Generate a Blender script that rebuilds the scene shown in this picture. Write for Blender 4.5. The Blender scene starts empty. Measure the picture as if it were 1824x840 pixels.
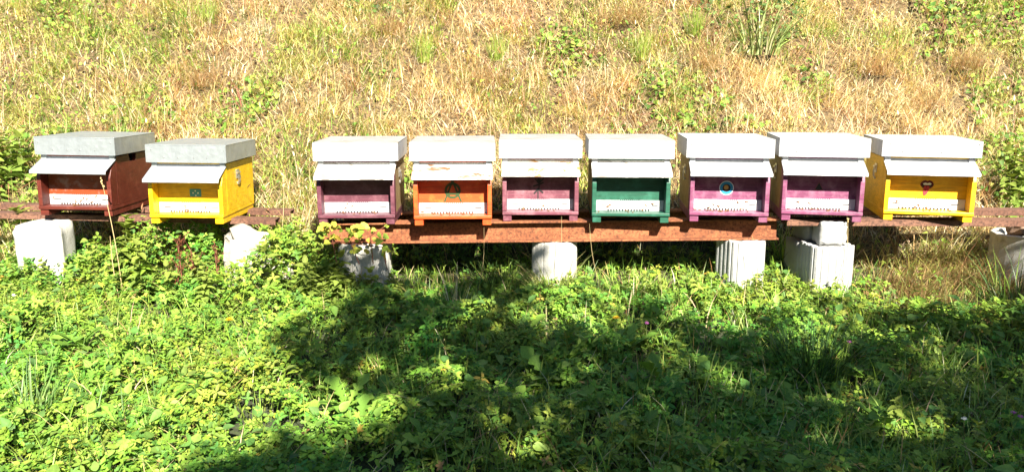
import bpy, bmesh, math, random
import numpy as np
from mathutils import Vector, Matrix, Euler

# ------------------------------------------------------------------ camera, sky, sun, exposure
R = math.radians
scene = bpy.context.scene
COL = scene.collection
rng = np.random.default_rng(7)
random.seed(7)

CAMZ, PITCH, FPX = 1.5, R(10.9), 1404.0
cam_d = bpy.data.cameras.new('camera')
cam = bpy.data.objects.new('camera', cam_d)
COL.objects.link(cam)
cam.location = (0, 0, CAMZ)
cam.rotation_euler = (R(90) - PITCH, 0, 0)
cam_d.sensor_width = 36.0
cam_d.lens = 36.0 * FPX / 1824.0
cam_d.clip_start = 0.05
cam_d.clip_end = 1000
scene.camera = cam

SUN_EL, SUN_AZ = R(37), R(17)            # azimuth: to the right of straight behind the camera
SUN_DIR = Vector((math.sin(SUN_AZ) * math.cos(SUN_EL), -math.cos(SUN_AZ) * math.cos(SUN_EL), math.sin(SUN_EL)))
world = bpy.data.worlds.new('World')
scene.world = world
world.use_nodes = True
wn = world.node_tree
sky = wn.nodes.new('ShaderNodeTexSky')
sky.sky_type = 'NISHITA'
sky.sun_disc = False
sky.sun_elevation = SUN_EL
sky.altitude = 400
sky.air_density = 1.0
sky.dust_density = 0.3
sky.sun_rotation = math.atan2(SUN_DIR.x, SUN_DIR.y)
bg = wn.nodes['Background']
bg.inputs['Strength'].default_value = 0.054
wn.links.new(sky.outputs[0], bg.inputs[0])
sun_d = bpy.data.lights.new('sun', 'SUN')
sun_d.energy = 5.0
sun_d.angle = R(0.5)
sun_d.color = (1.0, 0.935, 0.81)
sun = bpy.data.objects.new('sun', sun_d)
COL.objects.link(sun)
sun.rotation_euler = SUN_DIR.to_track_quat('Z', 'Y').to_euler()
sun.location = (3, -6, 9)
scene.view_settings.view_transform = 'Standard'
scene.view_settings.look = 'None'
scene.view_settings.gamma = 1.0
scene.view_settings.use_curve_mapping = False
scene.view_settings.exposure = 2.08

# ------------------------------------------------------------------ helpers
def tag(o, label=None, cat=None, group=None, kind=None):
    if label: o['label'] = label
    if cat: o['category'] = cat
    if group: o['group'] = group
    if kind: o['kind'] = kind
    return o

def empty(name, loc, rot=(0, 0, 0)):
    o = bpy.data.objects.new(name, None)
    COL.objects.link(o)
    o.location = loc
    o.rotation_euler = rot
    o.empty_display_size = 0.1
    return o

def link(name, mesh, parent=None, loc=None, rot=None, scale=None):
    o = bpy.data.objects.new(name, mesh)
    COL.objects.link(o)
    if parent: o.parent = parent
    if loc is not None: o.location = loc
    if rot is not None: o.rotation_euler = rot
    if scale is not None: o.scale = (scale,) * 3 if np.isscalar(scale) else scale
    return o

class MB:
    """collects boxes, prisms, tubes ... into one mesh"""
    def __init__(s): s.v, s.f = [], []
    def add(s, V, F):
        n = len(s.v)
        s.v += [tuple(p) for p in V]
        s.f += [tuple(i + n for i in f) for f in F]
        return s
    def box(s, x0, x1, y0, y1, z0, z1):
        V = [(x0, y0, z0), (x1, y0, z0), (x1, y1, z0), (x0, y1, z0), (x0, y0, z1), (x1, y0, z1), (x1, y1, z1), (x0, y1, z1)]
        return s.add(V, [(0, 3, 2, 1), (4, 5, 6, 7), (0, 1, 5, 4), (1, 2, 6, 5), (2, 3, 7, 6), (3, 0, 4, 7)])
    def prism(s, poly, a, b, axis):
        """poly: ccw list of 2-D points; extruded from a to b along axis ('x': (y,z), 'y': (x,z), 'z': (x,y))"""
        def p(q, t):
            return {'x': (t, q[0], q[1]), 'y': (q[0], t, q[1]), 'z': (q[0], q[1], t)}[axis]
        n = len(poly)
        V = [p(q, a) for q in poly] + [p(q, b) for q in poly]
        F = [tuple(range(n - 1, -1, -1)), tuple(range(n, 2 * n))] + [(i, (i + 1) % n, n + (i + 1) % n, n + i) for i in range(n)]
        if axis == 'y': F = [tuple(reversed(f)) for f in F]
        return s.add(V, F)
    def tube(s, pts, radii, n=6):
        pts = [Vector(p) for p in pts]
        if np.isscalar(radii): radii = [radii] * len(pts)
        V, F = [], []
        for i, p in enumerate(pts):
            d = (pts[min(i + 1, len(pts) - 1)] - pts[max(i - 1, 0)]).normalized()
            a = d.orthogonal().normalized() if i == 0 else (a - d * a.dot(d)).normalized()
            b = d.cross(a)
            for k in range(n):
                t = 2 * math.pi * k / n
                V.append(p + (a * math.cos(t) + b * math.sin(t)) * radii[i])
        for i in range(len(pts) - 1):
            for k in range(n):
                k2 = (k + 1) % n
                F.append((i * n + k, i * n + k2, (i + 1) * n + k2, (i + 1) * n + k))
        F.append(tuple(range(n - 1, -1, -1)))
        m = (len(pts) - 1) * n
        F.append(tuple(range(m, m + n)))
        return s.add(V, F)
    def ball(s, c, r, nu=8, nv=5):
        r = (r,) * 3 if np.isscalar(r) else r
        V = [(c[0], c[1], c[2] - r[2])]
        for j in range(1, nv):
            t = math.pi * j / nv
            for i in range(nu):
                u = 2 * math.pi * i / nu
                V.append((c[0] + r[0] * math.sin(t) * math.cos(u), c[1] + r[1] * math.sin(t) * math.sin(u), c[2] - r[2] * math.cos(t)))
        V.append((c[0], c[1], c[2] + r[2]))
        F = [(0, 1 + (i + 1) % nu, 1 + i) for i in range(nu)]
        for j in range(nv - 2):
            for i in range(nu):
                a, b = 1 + j * nu + i, 1 + j * nu + (i + 1) % nu
                F.append((a, b, b + nu, a + nu))
        l = len(V) - 1
        F += [(l, l - nu + i, l - nu + (i + 1) % nu) for i in range(nu)]
        return s.add(V, F)
    def mesh(s, name, mat, smooth=False):
        m = bpy.data.meshes.new(name)
        m.from_pydata(s.v, [], s.f)
        if mat: m.materials.append(mat)
        if smooth:
            m.polygons.foreach_set('use_smooth', [True] * len(m.polygons))
        m.update()
        return m
    def build(s, name, mat, parent=None, bevel=0.0, smooth=False, **k):
        o = link(name, s.mesh(name, mat, smooth), parent, **k)
        if bevel:
            b = o.modifiers.new('bevel', 'BEVEL')
            b.width = bevel
            b.segments = 2
            b.limit_method = 'ANGLE'
            b.angle_limit = R(35)
        return o

# value noise
_tab = np.random.default_rng(3).random((8, 256, 256))
def vnoise(x, y, k=0):
    x, y = np.asarray(x, float), np.asarray(y, float)
    xi, yi = np.floor(x).astype(int), np.floor(y).astype(int)
    fx, fy = x - xi, y - yi
    fx, fy = fx * fx * (3 - 2 * fx), fy * fy * (3 - 2 * fy)
    t = _tab[k % 8]
    a, b = t[xi % 256, yi % 256], t[(xi + 1) % 256, yi % 256]
    c, d = t[xi % 256, (yi + 1) % 256], t[(xi + 1) % 256, (yi + 1) % 256]
    return (a + (b - a) * fx) * (1 - fy) + (c + (d - c) * fx) * fy
def fbm(x, y, k=0, o=3):
    s, a, w = 0.0, 1.0, 0.0
    for i in range(o):
        s = s + a * vnoise(np.asarray(x) * 2 ** i + 17.3 * i, np.asarray(y) * 2 ** i + 5.1 * i, k + i)
        w += a
        a *= 0.5
    return s / w
def sstep(a, b, x):
    t = np.clip((np.asarray(x, float) - a) / (b - a), 0, 1)
    return t * t * (3 - 2 * t)

# terrain height
_ys = np.array([-300, -20, 1.2, 2.2, 3.2, 4.2, 4.9, 5.4, 6.2, 7.5, 9, 12, 16, 40, 300.])
_zs = np.array([-6, -.3, 0, .06, .15, .26, .37, .64, 1.24, 2.32, 3.4, 5.2, 6.6, 8, 9.])
def H(x, y):
    x, y = np.asarray(x, float), np.asarray(y, float)
    z = (np.interp(y - .12, _ys, _zs) + np.interp(y, _ys, _zs) + np.interp(y + .12, _ys, _zs)) / 3
    hill = sstep(4.9, 6.0, y)
    z = z + hill * ((fbm(x * 1.1, y * 1.1, 1) - .5) * .34 + (vnoise(x * 3.6, y * 3.6, 4) - .5) * .13)
    z = z + (1 - hill) * ((fbm(x * 1.3 + 9, y * 1.3, 2) - .5) * .07)
    return z

def ray(px, py):
    u, v = (px - 912) / FPX, (420 - py) / FPX
    c, s = math.cos(PITCH), math.sin(PITCH)
    return np.array([u, c + v * s, -s + v * c])
def at(px, py, Y):
    """point seen at a pixel of the photograph, at distance Y in front of the camera"""
    d = ray(px, py)
    return Vector(np.array([0, 0, CAMZ]) + d * (Y / d[1]))
def hit(px, py):
    d = ray(px, py)
    t = np.arange(1.2, 14, .01)
    p = np.array([0, 0, CAMZ])[None] + d[None] * t[:, None]
    k = np.argmax(p[:, 2] < H(p[:, 0], p[:, 1]))
    return Vector(p[k])
def project(p):
    p = np.asarray(p, float)
    c, s = math.cos(PITCH), math.sin(PITCH)
    z = p[..., 2] - CAMZ
    dep = np.maximum(p[..., 1] * c - z * s, .05)
    up = p[..., 1] * s + z * c
    return 912 + FPX * p[..., 0] / dep, 420 - FPX * up / dep

# big merged meshes
def np_mesh(name, V, loops, sizes, col, mat, smooth=False):
    m = bpy.data.meshes.new(name)
    m.vertices.add(len(V))
    m.vertices.foreach_set('co', np.ascontiguousarray(V, dtype=np.float32).ravel())
    m.loops.add(len(loops))
    m.loops.foreach_set('vertex_index', np.ascontiguousarray(loops, dtype=np.int32))
    m.polygons.add(len(sizes))
    st = np.concatenate([[0], np.cumsum(sizes)[:-1]]).astype(np.int32)
    m.polygons.foreach_set('loop_start', st)
    if smooth: m.polygons.foreach_set('use_smooth', np.ones(len(sizes), dtype=bool))
    if col is not None:
        a = m.attributes.new('Col', 'FLOAT_COLOR', 'POINT')
        c4 = np.ones((len(V), 4), dtype=np.float32)
        c4[:, :3] = col
        a.data.foreach_set('color', c4.ravel())
    m.update(calc_edges=True)
    if mat: m.materials.append(mat)
    return m

def join_data(parts):
    Vs, Ls, Ss, Cs, off = [], [], [], [], 0
    for V, L, S, C in parts:
        Vs.append(V); Ls.append(L + off); Ss.append(S); Cs.append(C)
        off += len(V)
    return np.concatenate(Vs), np.concatenate(Ls), np.concatenate(Ss), np.concatenate(Cs)

def blades(P, az, length, lean, bend, width, col, seg=2, tipcol=None):
    """curved tapering grass blades. P (m,3); lean: angle from vertical at the root; bend: extra angle at the tip"""
    m = len(P)
    az, length, lean, bend, width = [np.broadcast_to(np.asarray(a, float), (m,)) for a in (az, length, lean, bend, width)]
    dirx, diry = np.cos(az), np.sin(az)
    tw = az + np.pi / 2 + rng.normal(0, .5, m)
    wx, wy = np.cos(tw), np.sin(tw)
    pts = [np.array(P, float)]
    for i in range(seg):
        a = lean + bend * ((i + .5) / seg)
        st = length / seg
        pts.append(pts[-1] + np.stack([dirx * np.sin(a) * st, diry * np.sin(a) * st, np.cos(a) * st], 1))
    rows = []
    for i in range(seg):
        w = width * (1 - .55 * i / seg) * .5
        o = np.stack([wx * w, wy * w, np.zeros(m)], 1)
        rows += [pts[i] - o, pts[i] + o]
    rows.append(pts[seg])
    n = 2 * seg + 1
    V = np.stack(rows, 1).reshape(-1, 3)
    lp, sz = [], []
    for i in range(seg - 1):
        lp += [2 * i, 2 * i + 1, 2 * i + 3, 2 * i + 2]; sz.append(4)
    lp += [2 * seg - 2, 2 * seg - 1, 2 * seg]; sz.append(3)
    L = (np.array(lp)[None] + (np.arange(m) * n)[:, None]).ravel()
    C = np.repeat(np.asarray(col, float)[:, None, :], n, 1)
    if tipcol is not None:
        k = np.linspace(0, 1, seg + 1)
        for i in range(n):
            t = k[min(i // 2, seg)] ** 1.5
            C[:, i] = C[:, i] * (1 - t) + tipcol * t
    return V, L, np.tile(sz, m), C.reshape(-1, 3)

def stamp(tmpl, P, az, tilt, scale, col, roll=None, face=0.0):
    """copies of a leaf template (leaf along +x, face up) merged: azimuth, tilt of the leaf about its own width, roll"""
    TV, TF = tmpl
    TV = np.asarray(TV, float)
    m, n = len(P), len(TV)
    az, tilt, scale = [np.broadcast_to(np.asarray(a, float), (m,)) for a in (az, tilt, scale)]
    roll = np.zeros(m) if roll is None else roll
    ca, sa, ct, st, cr, sr = np.cos(az), np.sin(az), np.cos(tilt), np.sin(tilt), np.cos(roll), np.sin(roll)
    X = TV[None, :, 0] * scale[:, None]; Y = TV[None, :, 1] * scale[:, None]; Z = TV[None, :, 2] * scale[:, None]
    Y, Z = Y * cr[:, None] - Z * sr[:, None], Y * sr[:, None] + Z * cr[:, None]
    X, Z = X * ct[:, None] - Z * st[:, None], X * st[:, None] + Z * ct[:, None]
    X, Y = X * ca[:, None] - Y * sa[:, None], X * sa[:, None] + Y * ca[:, None]
    if face:                                   # leaves turn their faces to the light
        Y, Z = Y * math.cos(face) - Z * math.sin(face), Y * math.sin(face) + Z * math.cos(face)
    V = np.stack([X, Y, Z], 2) + np.asarray(P)[:, None, :]
    lp = np.concatenate([np.array(f) for f in TF]); sz = np.array([len(f) for f in TF])
    L = (lp[None] + (np.arange(m) * n)[:, None]).ravel()
    C = np.repeat(np.asarray(col, float)[:, None, :], n, 1).reshape(-1, 3)
    return V.reshape(-1, 3), L, np.tile(sz, m), C

# ------------------------------------------------------------------ materials
def nodes_of(name):
    m = bpy.data.materials.new(name)
    m.use_nodes = True
    nt = m.node_tree
    return m, nt, nt.nodes, nt.links, nt.nodes['Principled BSDF']

def noise(nt, scale, detail=4, rough=.55, vec=None, dist=0.0):
    n = nt.nodes.new('ShaderNodeTexNoise')
    n.inputs['Scale'].default_value = scale
    n.inputs['Detail'].default_value = detail
    n.inputs['Roughness'].default_value = rough
    n.inputs['Distortion'].default_value = dist
    if vec is not None: nt.links.new(vec, n.inputs['Vector'])
    return n.outputs['Fac']
def ramp(nt, fac, stops):
    r = nt.nodes.new('ShaderNodeValToRGB')
    e = r.color_ramp.elements
    while len(e) < len(stops): e.new(.5)
    for i, (p, c) in enumerate(stops):
        e[i].position = p
        e[i].color = tuple(c) + (1,) if len(c) == 3 else c
    nt.links.new(fac, r.inputs[0])
    return r.outputs[0]
def mixc(nt, fac, a, b):
    n = nt.nodes.new('ShaderNodeMix')
    n.data_type = 'RGBA'
    for s, val in ((n.inputs['Factor'], fac), (n.inputs[6], a), (n.inputs[7], b)):
        if isinstance(val, (int, float)): s.default_value = val
        elif isinstance(val, tuple): s.default_value = val + (1,) if len(val) == 3 else val
        else: nt.links.new(val, s)
    return n.outputs[2]
def mapping(nt, scale, loc=(0, 0, 0)):
    tc = nt.nodes.new('ShaderNodeTexCoord')
    mp = nt.nodes.new('ShaderNodeMapping')
    mp.inputs['Scale'].default_value = scale
    mp.inputs['Location'].default_value = loc
    nt.links.new(tc.outputs['Object'], mp.inputs[0])
    return mp.outputs[0]
def bump(nt, h, strength, dist=.01):
    b = nt.nodes.new('ShaderNodeBump')
    b.inputs['Strength'].default_value = strength
    b.inputs['Distance'].default_value = dist
    nt.links.new(h, b.inputs['Height'])
    nt.links.new(b.outputs[0], nt.nodes['Principled BSDF'].inputs['Normal'])

def mat_paint(name, col, worn=None, wear=.35, rough=.5, seed=0.0):
    m, nt, N, L, b = nodes_of(name)
    g = noise(nt, 9, 6, .6, mapping(nt, (.7, 3, 9), (seed, seed * 2, 0)), 1.2)
    s = noise(nt, 14, 5, .65, mapping(nt, (1, 1, 1), (seed, 0, seed)))
    dk = tuple(c * .6 for c in col)
    base = mixc(nt, ramp(nt, g, [(.35, (0, 0, 0)), (.65, (1, 1, 1))]), dk, tuple(col))
    worn = worn or tuple(min(1, c * .6 + .16) for c in col)
    base = mixc(nt, ramp(nt, s, [(.54 - wear * .14, (0, 0, 0)), (.72, (.85, .85, .85))]), base, worn)
    spots = noise(nt, 55, 2, .5, mapping(nt, (1, 1, 1), (seed * 3, 1, 2)))
    base = mixc(nt, ramp(nt, spots, [(.72, (0, 0, 0)), (.78, (.8, .8, .8))]), base, (.09, .055, .03))
    L.new(base, b.inputs['Base Color'])
    b.inputs['Roughness'].default_value = rough
    bump(nt, g, .25, .004)
    return m
def mat_metal(name, col, metallic=.8, rough=.42, stain=None, stain_at=.62, spangle=.5, seed=0.0):
    m, nt, N, L, b = nodes_of(name)
    v = N.new('ShaderNodeTexVoronoi')
    v.inputs['Scale'].default_value = 38
    L.new(mapping(nt, (1, 1, 1), (seed, seed, 0)), v.inputs['Vector'])
    sp = N.new('ShaderNodeRGBToBW'); L.new(v.outputs['Color'], sp.inputs[0])
    st = noise(nt, 7, 6, .65, mapping(nt, (2.2, 2.2, .5), (seed, 0, 3)), .5)
    base = mixc(nt, sp.outputs[0], tuple(c * (1 - .3 * spangle) for c in col), tuple(col))
    base = mixc(nt, ramp(nt, st, [(.42, (0, 0, 0)), (.7, (.55, .55, .55))]), base, tuple(c * .62 for c in col))
    mt = None
    if stain:
        s2 = noise(nt, 5.5, 6, .7, mapping(nt, (1.1, 2.2, 2.2), (seed * 2, 7, 1)), .6)
        f = ramp(nt, s2, [(stain_at, (0, 0, 0)), (stain_at + .07, (1, 1, 1))])
        base = mixc(nt, f, base, stain)
        inv = N.new('ShaderNodeMath'); inv.operation = 'MULTIPLY_ADD'
        L.new(f, inv.inputs[0]); inv.inputs[1].default_value = -metallic; inv.inputs[2].default_value = metallic
        L.new(inv.outputs[0], b.inputs['Metallic'])
    else:
        b.inputs['Metallic'].default_value = metallic
    L.new(base, b.inputs['Base Color'])
    r = N.new('ShaderNodeMapRange')
    L.new(st, r.inputs[0]); r.inputs[3].default_value = rough - .1; r.inputs[4].default_value = rough + .15
    L.new(r.outputs[0], b.inputs['Roughness'])
    lp = noise(nt, 7, 4, .5, mapping(nt, (1, 1, 1), (seed, 2, 2)))
    bump(nt, lp, .55, .02)
    return m
def mat_plain(name, col, rough=.6, metallic=0.0):
    m, nt, N, L, b = nodes_of(name)
    s = noise(nt, 60, 3)
    L.new(mixc(nt, s, tuple(c * .75 for c in col), tuple(min(1, c * 1.15) for c in col)), b.inputs['Base Color'])
    b.inputs['Roughness'].default_value = rough
    b.inputs['Metallic'].default_value = metallic
    return m
def mat_leaf(name, transl=.3, rough=.5, spec=.35, tint=(1.05, 1.1, .6)):
    m, nt, N, L, b = nodes_of(name)
    a = N.new('ShaderNodeAttribute'); a.attribute_name = 'Col'
    n = noise(nt, 45, 3, .6, mapping(nt, (1, 1, 1)))
    mul = N.new('ShaderNodeMix'); mul.data_type = 'RGBA'; mul.blend_type = 'MULTIPLY'
    mul.inputs['Factor'].default_value = 1
    L.new(a.outputs['Color'], mul.inputs[6])
    L.new(ramp(nt, n, [(.3, (.72, .76, .7)), (.7, (1.15, 1.12, 1.1))]), mul.inputs[7])
    L.new(mul.outputs[2], b.inputs['Base Color'])
    b.inputs['Roughness'].default_value = rough
    b.inputs['Specular IOR Level'].default_value = spec
    t = N.new('ShaderNodeBsdfTranslucent')
    mt = N.new('ShaderNodeMix'); mt.data_type = 'RGBA'; mt.blend_type = 'MULTIPLY'; mt.inputs['Factor'].default_value = 1
    L.new(mul.outputs[2], mt.inputs[6]); mt.inputs[7].default_value = tint + (1,)
    L.new(mt.outputs[2], t.inputs['Color'])
    mx = N.new('ShaderNodeMixShader'); mx.inputs[0].default_value = transl
    L.new(b.outputs[0], mx.inputs[1]); L.new(t.outputs[0], mx.inputs[2])
    L.new(mx.outputs[0], N['Material Output'].inputs['Surface'])
    return m
def mat_concrete(name, col, seed=0.0, moss=0.0):
    m, nt, N, L, b = nodes_of(name)
    a = noise(nt, 7, 6, .65, mapping(nt, (1, 1, 1), (seed, seed, 0)))
    f = noise(nt, 90, 4, .7, mapping(nt, (1, 1, 1), (seed, 0, 0)))
    base = mixc(nt, ramp(nt, a, [(.3, (0, 0, 0)), (.7, (1, 1, 1))]), tuple(c * .68 for c in col), tuple(col))
    base = mixc(nt, ramp(nt, f, [(.55, (0, 0, 0)), (.75, (.6, .6, .6))]), base, tuple(c * .5 for c in col))
    if moss:
        k = noise(nt, 11, 5, .7, mapping(nt, (1, 1, 1), (seed, 4, 1)))
        base = mixc(nt, ramp(nt, k, [(.62 - moss * .2, (0, 0, 0)), (.75, (.8, .8, .8))]), base, (.14, .13, .06))
    L.new(base, b.inputs['Base Color'])
    b.inputs['Roughness'].default_value = .92
    bump(nt, f, .6, .006)
    return m
def mat_rust(name, c1, c2, seed=0.0):
    m, nt, N, L, b = nodes_of(name)
    a = noise(nt, 6, 6, .65, mapping(nt, (1, 2, 2), (seed, 0, 0)))
    f = noise(nt, 75, 5, .75, mapping(nt, (1, 1, 1)))
    base = mixc(nt, ramp(nt, a, [(.38, (0, 0, 0)), (.6, (1, 1, 1))]), c1, c2)
    base = mixc(nt, ramp(nt, f, [(.48, (0, 0, 0)), (.62, (.9, .9, .9))]), base, tuple(c * .4 for c in c1))
    base = mixc(nt, ramp(nt, f, [(.3, (.7, .7, .7)), (.42, (0, 0, 0))]), base, tuple(min(1, c * 1.5) for c in c2))
    L.new(base, b.inputs['Base Color'])
    b.inputs['Roughness'].default_value = .85
    bump(nt, f, .7, .004)
    return m
def mat_bark(name, col):
    m, nt, N, L, b = nodes_of(name)
    f = noise(nt, 12, 6, .7, mapping(nt, (3, 3, .6)))
    L.new(mixc(nt, f, tuple(c * .4 for c in col), col), b.inputs['Base Color'])
    b.inputs['Roughness'].default_value = .9
    bump(nt, f, .8, .02)
    return m
def mat_ground():
    m, nt, N, L, b = nodes_of('soil_and_thatch')
    tc = N.new('ShaderNodeTexCoord')
    sep = N.new('ShaderNodeSeparateXYZ'); L.new(tc.outputs['Object'], sep.inputs[0])
    n1 = noise(nt, 2.2, 6, .65, tc.outputs['Object'])
    n2 = noise(nt, 30, 5, .7, tc.outputs['Object'])
    ad = N.new('ShaderNodeMath'); ad.operation = 'ADD'
    L.new(sep.outputs['Y'], ad.inputs[0]); L.new(n1, ad.inputs[1])
    fr = N.new('ShaderNodeMapRange'); L.new(ad.outputs[0], fr.inputs[0])
    fr.inputs[1].default_value = 5.0; fr.inputs[2].default_value = 6.2
    low = ramp(nt, n2, [(.35, (.022, .02, .012)), (.55, (.035, .045, .016)), (.75, (.05, .07, .02))])
    high = ramp(nt, n2, [(.34, (.03, .018, .008)), (.5, (.10, .066, .03)), (.7, (.26, .19, .09))])
    L.new(mixc(nt, fr.outputs[0], low, high), b.inputs['Base Color'])
    b.inputs['Roughness'].default_value = 1
    bump(nt, n2, .6, .03)
    return m

M_LEAF = mat_leaf('leaf_green', .28, .55, .2)
M_DRY = mat_leaf('dry_grass_blade', .38, .6, .25, (1.1, 1.02, .85))
M_GRASS = mat_leaf('green_grass_blade', .3, .45, .35)
M_BARK = mat_bark('tree_bark', (.16, .12, .08))

# ------------------------------------------------------------------ the ground and hillside
def grid_axis(lo, hi, step, far):
    inner = np.arange(lo, hi + 1e-6, step)
    out = np.array([.3, .7, 1.3, 2.2, 4, 7, 12, 20, 35, 60, 100, far])
    return np.concatenate([lo - out[::-1], inner, hi + out])
gx, gy = grid_axis(-6, 6, .08, 200), grid_axis(1, 9.5, .08, 200)
GX, GY = np.meshgrid(gx, gy)
GV = np.stack([GX.ravel(), GY.ravel(), H(GX, GY).ravel()], 1)
nx, ny = len(gx), len(gy)
ii = (np.arange(ny - 1)[:, None] * nx + np.arange(nx - 1)[None]).ravel()
GL = np.stack([ii, ii + 1, ii + 1 + nx, ii + nx], 1).ravel()
tag(link('ground', np_mesh('ground', GV, GL, np.full(len(ii), 4), None, mat_ground(), True)), kind='structure')

# ------------------------------------------------------------------ supports: beam, rails, blocks
M_RUST = mat_rust('rusty_steel', (.15, .045, .015), (.27, .095, .035))
M_RUST2 = mat_rust('brown_rusty_rail', (.09, .038, .022), (.165, .078, .048), 4.0)
BEAM_TOP = .728
def beam_z(x): return .728 + (x - .22) * .0098
def ibeam(name, p0, p1, h, w, tf, tw, mat, label, cat, group=None):
    """steel section from p0 to p1 (points on the middle of its top face)"""
    p0, p1 = Vector(p0), Vector(p1)
    d = p1 - p0
    root = empty(name, (p0 + p1) / 2 - Vector((0, 0, h)), (0, -math.atan2(d.z, d.x), math.atan2(d.y, d.x)))
    l = d.length / 2
    MB().box(-l, l, -w / 2, w / 2, h - tf, h).build('top_flange', mat, root, .002)
    MB().box(-l, l, -w / 2, w / 2, 0, tf).build('bottom_flange', mat, root, .002)
    MB().box(-l + .001, l - .001, -tw / 2, tw / 2, tf, h - tf).build('web', mat, root)
    return tag(root, label, cat, group)
YB = 4.50
bx0, bx1 = at(572, 400, YB - .05).x, at(1389, 400, YB - .05).x
ibeam('steel_beam', (bx0, YB, beam_z(bx0)), (bx1, YB, beam_z(bx1)), .121, .10, .010, .008, M_RUST,
      'rusty orange steel beam carrying the middle hives, its flanged front in full view', 'beam')
ibeam('steel_beam', (bx0 + .05, YB + .34, beam_z(bx0)), (bx1 + .03, YB + .34, beam_z(bx1)), .121, .10, .010, .008, M_RUST,
      'rusty steel beam hidden in the dark behind the front beam', 'beam')
def rail(p0, p1, w, h, label, mat=M_RUST2):
    p0, p1 = Vector(p0), Vector(p1)
    d = p1 - p0
    root = empty('support_rail', (p0 + p1) / 2 - Vector((0, 0, h)), (0, -math.atan2(d.z, d.x), math.atan2(d.y, d.x)))
    l = d.length / 2
    MB().box(-l, l, -w / 2, w / 2, h - .007, h).build('top_plate', mat, root, .0015)
    MB().box(-l, l, -w / 2, -w / 2 + .007, 0, h - .0075).build('side_flange', mat, root, .0015)
    MB().box(-l, l, w / 2 - .007, w / 2, 0, h - .0075).build('side_flange', mat, root, .0015)
    return tag(root, label, 'rail')
YL = 4.76
la, lb = at(-60, 380, YL - .05), at(490, 392, YL - .05)
rail((la.x, YL, .738), (lb.x, YL, .694), .10, .034, 'brown rusty rail under the front edge of the two left hives')
lc, ld = at(-60, 372, YL + .30), at(518, 376, YL + .26)
rail((lc.x, YL + .33, .742), (ld.x, YL + .30, .70), .10, .034, 'rear brown rail of the left hives, its end showing beside the yellow hive')
ra, rb = at(1392, 380, YB), at(1900, 381, YB)
rail((ra.x + .012, YB - .02, .742), (rb.x + .3, YB - .06, .742), .10, .036, 'brown rail running to the right edge under the yellow hive with the lips')
rail((ra.x + .05, YB + .34, .742), (rb.x + .3, YB + .32, .742), .10, .036, 'rear brown rail behind the one at the right, under the back of that hive')

M_CON = mat_concrete('grey_concrete', (.40, .40, .39), 1)
M_CON2 = mat_concrete('pale_concrete', (.46, .45, .41), 5, .3)
M_STONE = mat_concrete('pale_stone', (.44, .40, .33), 9, .4)
def shell_block(loc, rz, w, d, h, rc, label, nr_front=7, wall=.04, mat=M_CON, lean=0.0, drop=0.0, sh=.012):
    """U-shaped ribbed concrete element, its round front towards the camera"""
    path = [(-w / 2, d)]
    def lin(a, b, n):
        for i in range(1, n + 1): path.append((a[0] + (b[0] - a[0]) * i / n, a[1] + (b[1] - a[1]) * i / n))
    def arc(cx, cy, a0, a1, n):
        for i in range(1, n + 1):
            t = R(a0 + (a1 - a0) * i / n)
            path.append((cx + rc * math.cos(t), cy + rc * math.sin(t)))
    lin((-w / 2, d), (-w / 2, rc), 12)
    arc(-w / 2 + rc, rc, 180, 270, 14)
    lin((-w / 2 + rc, 0), (w / 2 - rc, 0), 24)
    arc(w / 2 - rc, rc, 270, 360, 14)
    lin((w / 2, rc), (w / 2, d), 12)
    P = np.array(path)
    s = np.concatenate([[0], np.cumsum(np.linalg.norm(np.diff(P, axis=0), axis=1))])
    rib = s[-1] / (nr_front * 2)
    # resample with a groove at every rib joint
    ts = []
    for k in range(int(round(s[-1] / rib))):
        ts += [k * rib + .002, k * rib + .007, k * rib + rib * .5, (k + 1) * rib - .007, (k + 1) * rib - .002]
    ts = np.array(ts)
    X, Y = np.interp(ts, s, P[:, 0]), np.interp(ts, s, P[:, 1])
    dx = np.interp(ts + .004, s, P[:, 0]) - np.interp(ts - .004, s, P[:, 0])
    dy = np.interp(ts + .004, s, P[:, 1]) - np.interp(ts - .004, s, P[:, 1])
    ln = np.hypot(dx, dy) + 1e-9
    nxn, nyn = -dy / ln, dx / ln           # inwards
    gro = np.tile([.006, 0, -.0015, 0, .006], len(ts) // 5)
    OX, OY = X + nxn * gro, Y + nyn * gro
    IX, IY = X + nxn * wall, Y + nyn * wall
    n = len(ts)
    V, F = [], []
    for z, sc in ((0, 1), (h * .5, 1), (h - sh, 1), (h - sh * .3, 1 - sh * .55), (h, 1 - sh * 1.6)):
        V += [(a * sc, d / 2 + (b - d / 2) * sc, z + .004 * math.sin(i * .9) * (z > 0)) for i, (a, b) in enumerate(zip(OX, OY))]
    for z in (h, 0):
        V += [(a * .93, d / 2 + (b - d / 2) * .93, z) for a, b in zip(IX, IY)]
    for r_ in range(6):
        for i in range(n - 1):
            F.append((r_ * n + i, r_ * n + i + 1, (r_ + 1) * n + i + 1, (r_ + 1) * n + i))
    for e in (0, n - 1):
        F.append(tuple(r_ * n + e for r_ in range(7)))
    o = MB().add(V, F).build('concrete_block', mat, loc=loc, rot=(lean, drop, rz))
    return tag(o, label, 'block')
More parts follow.
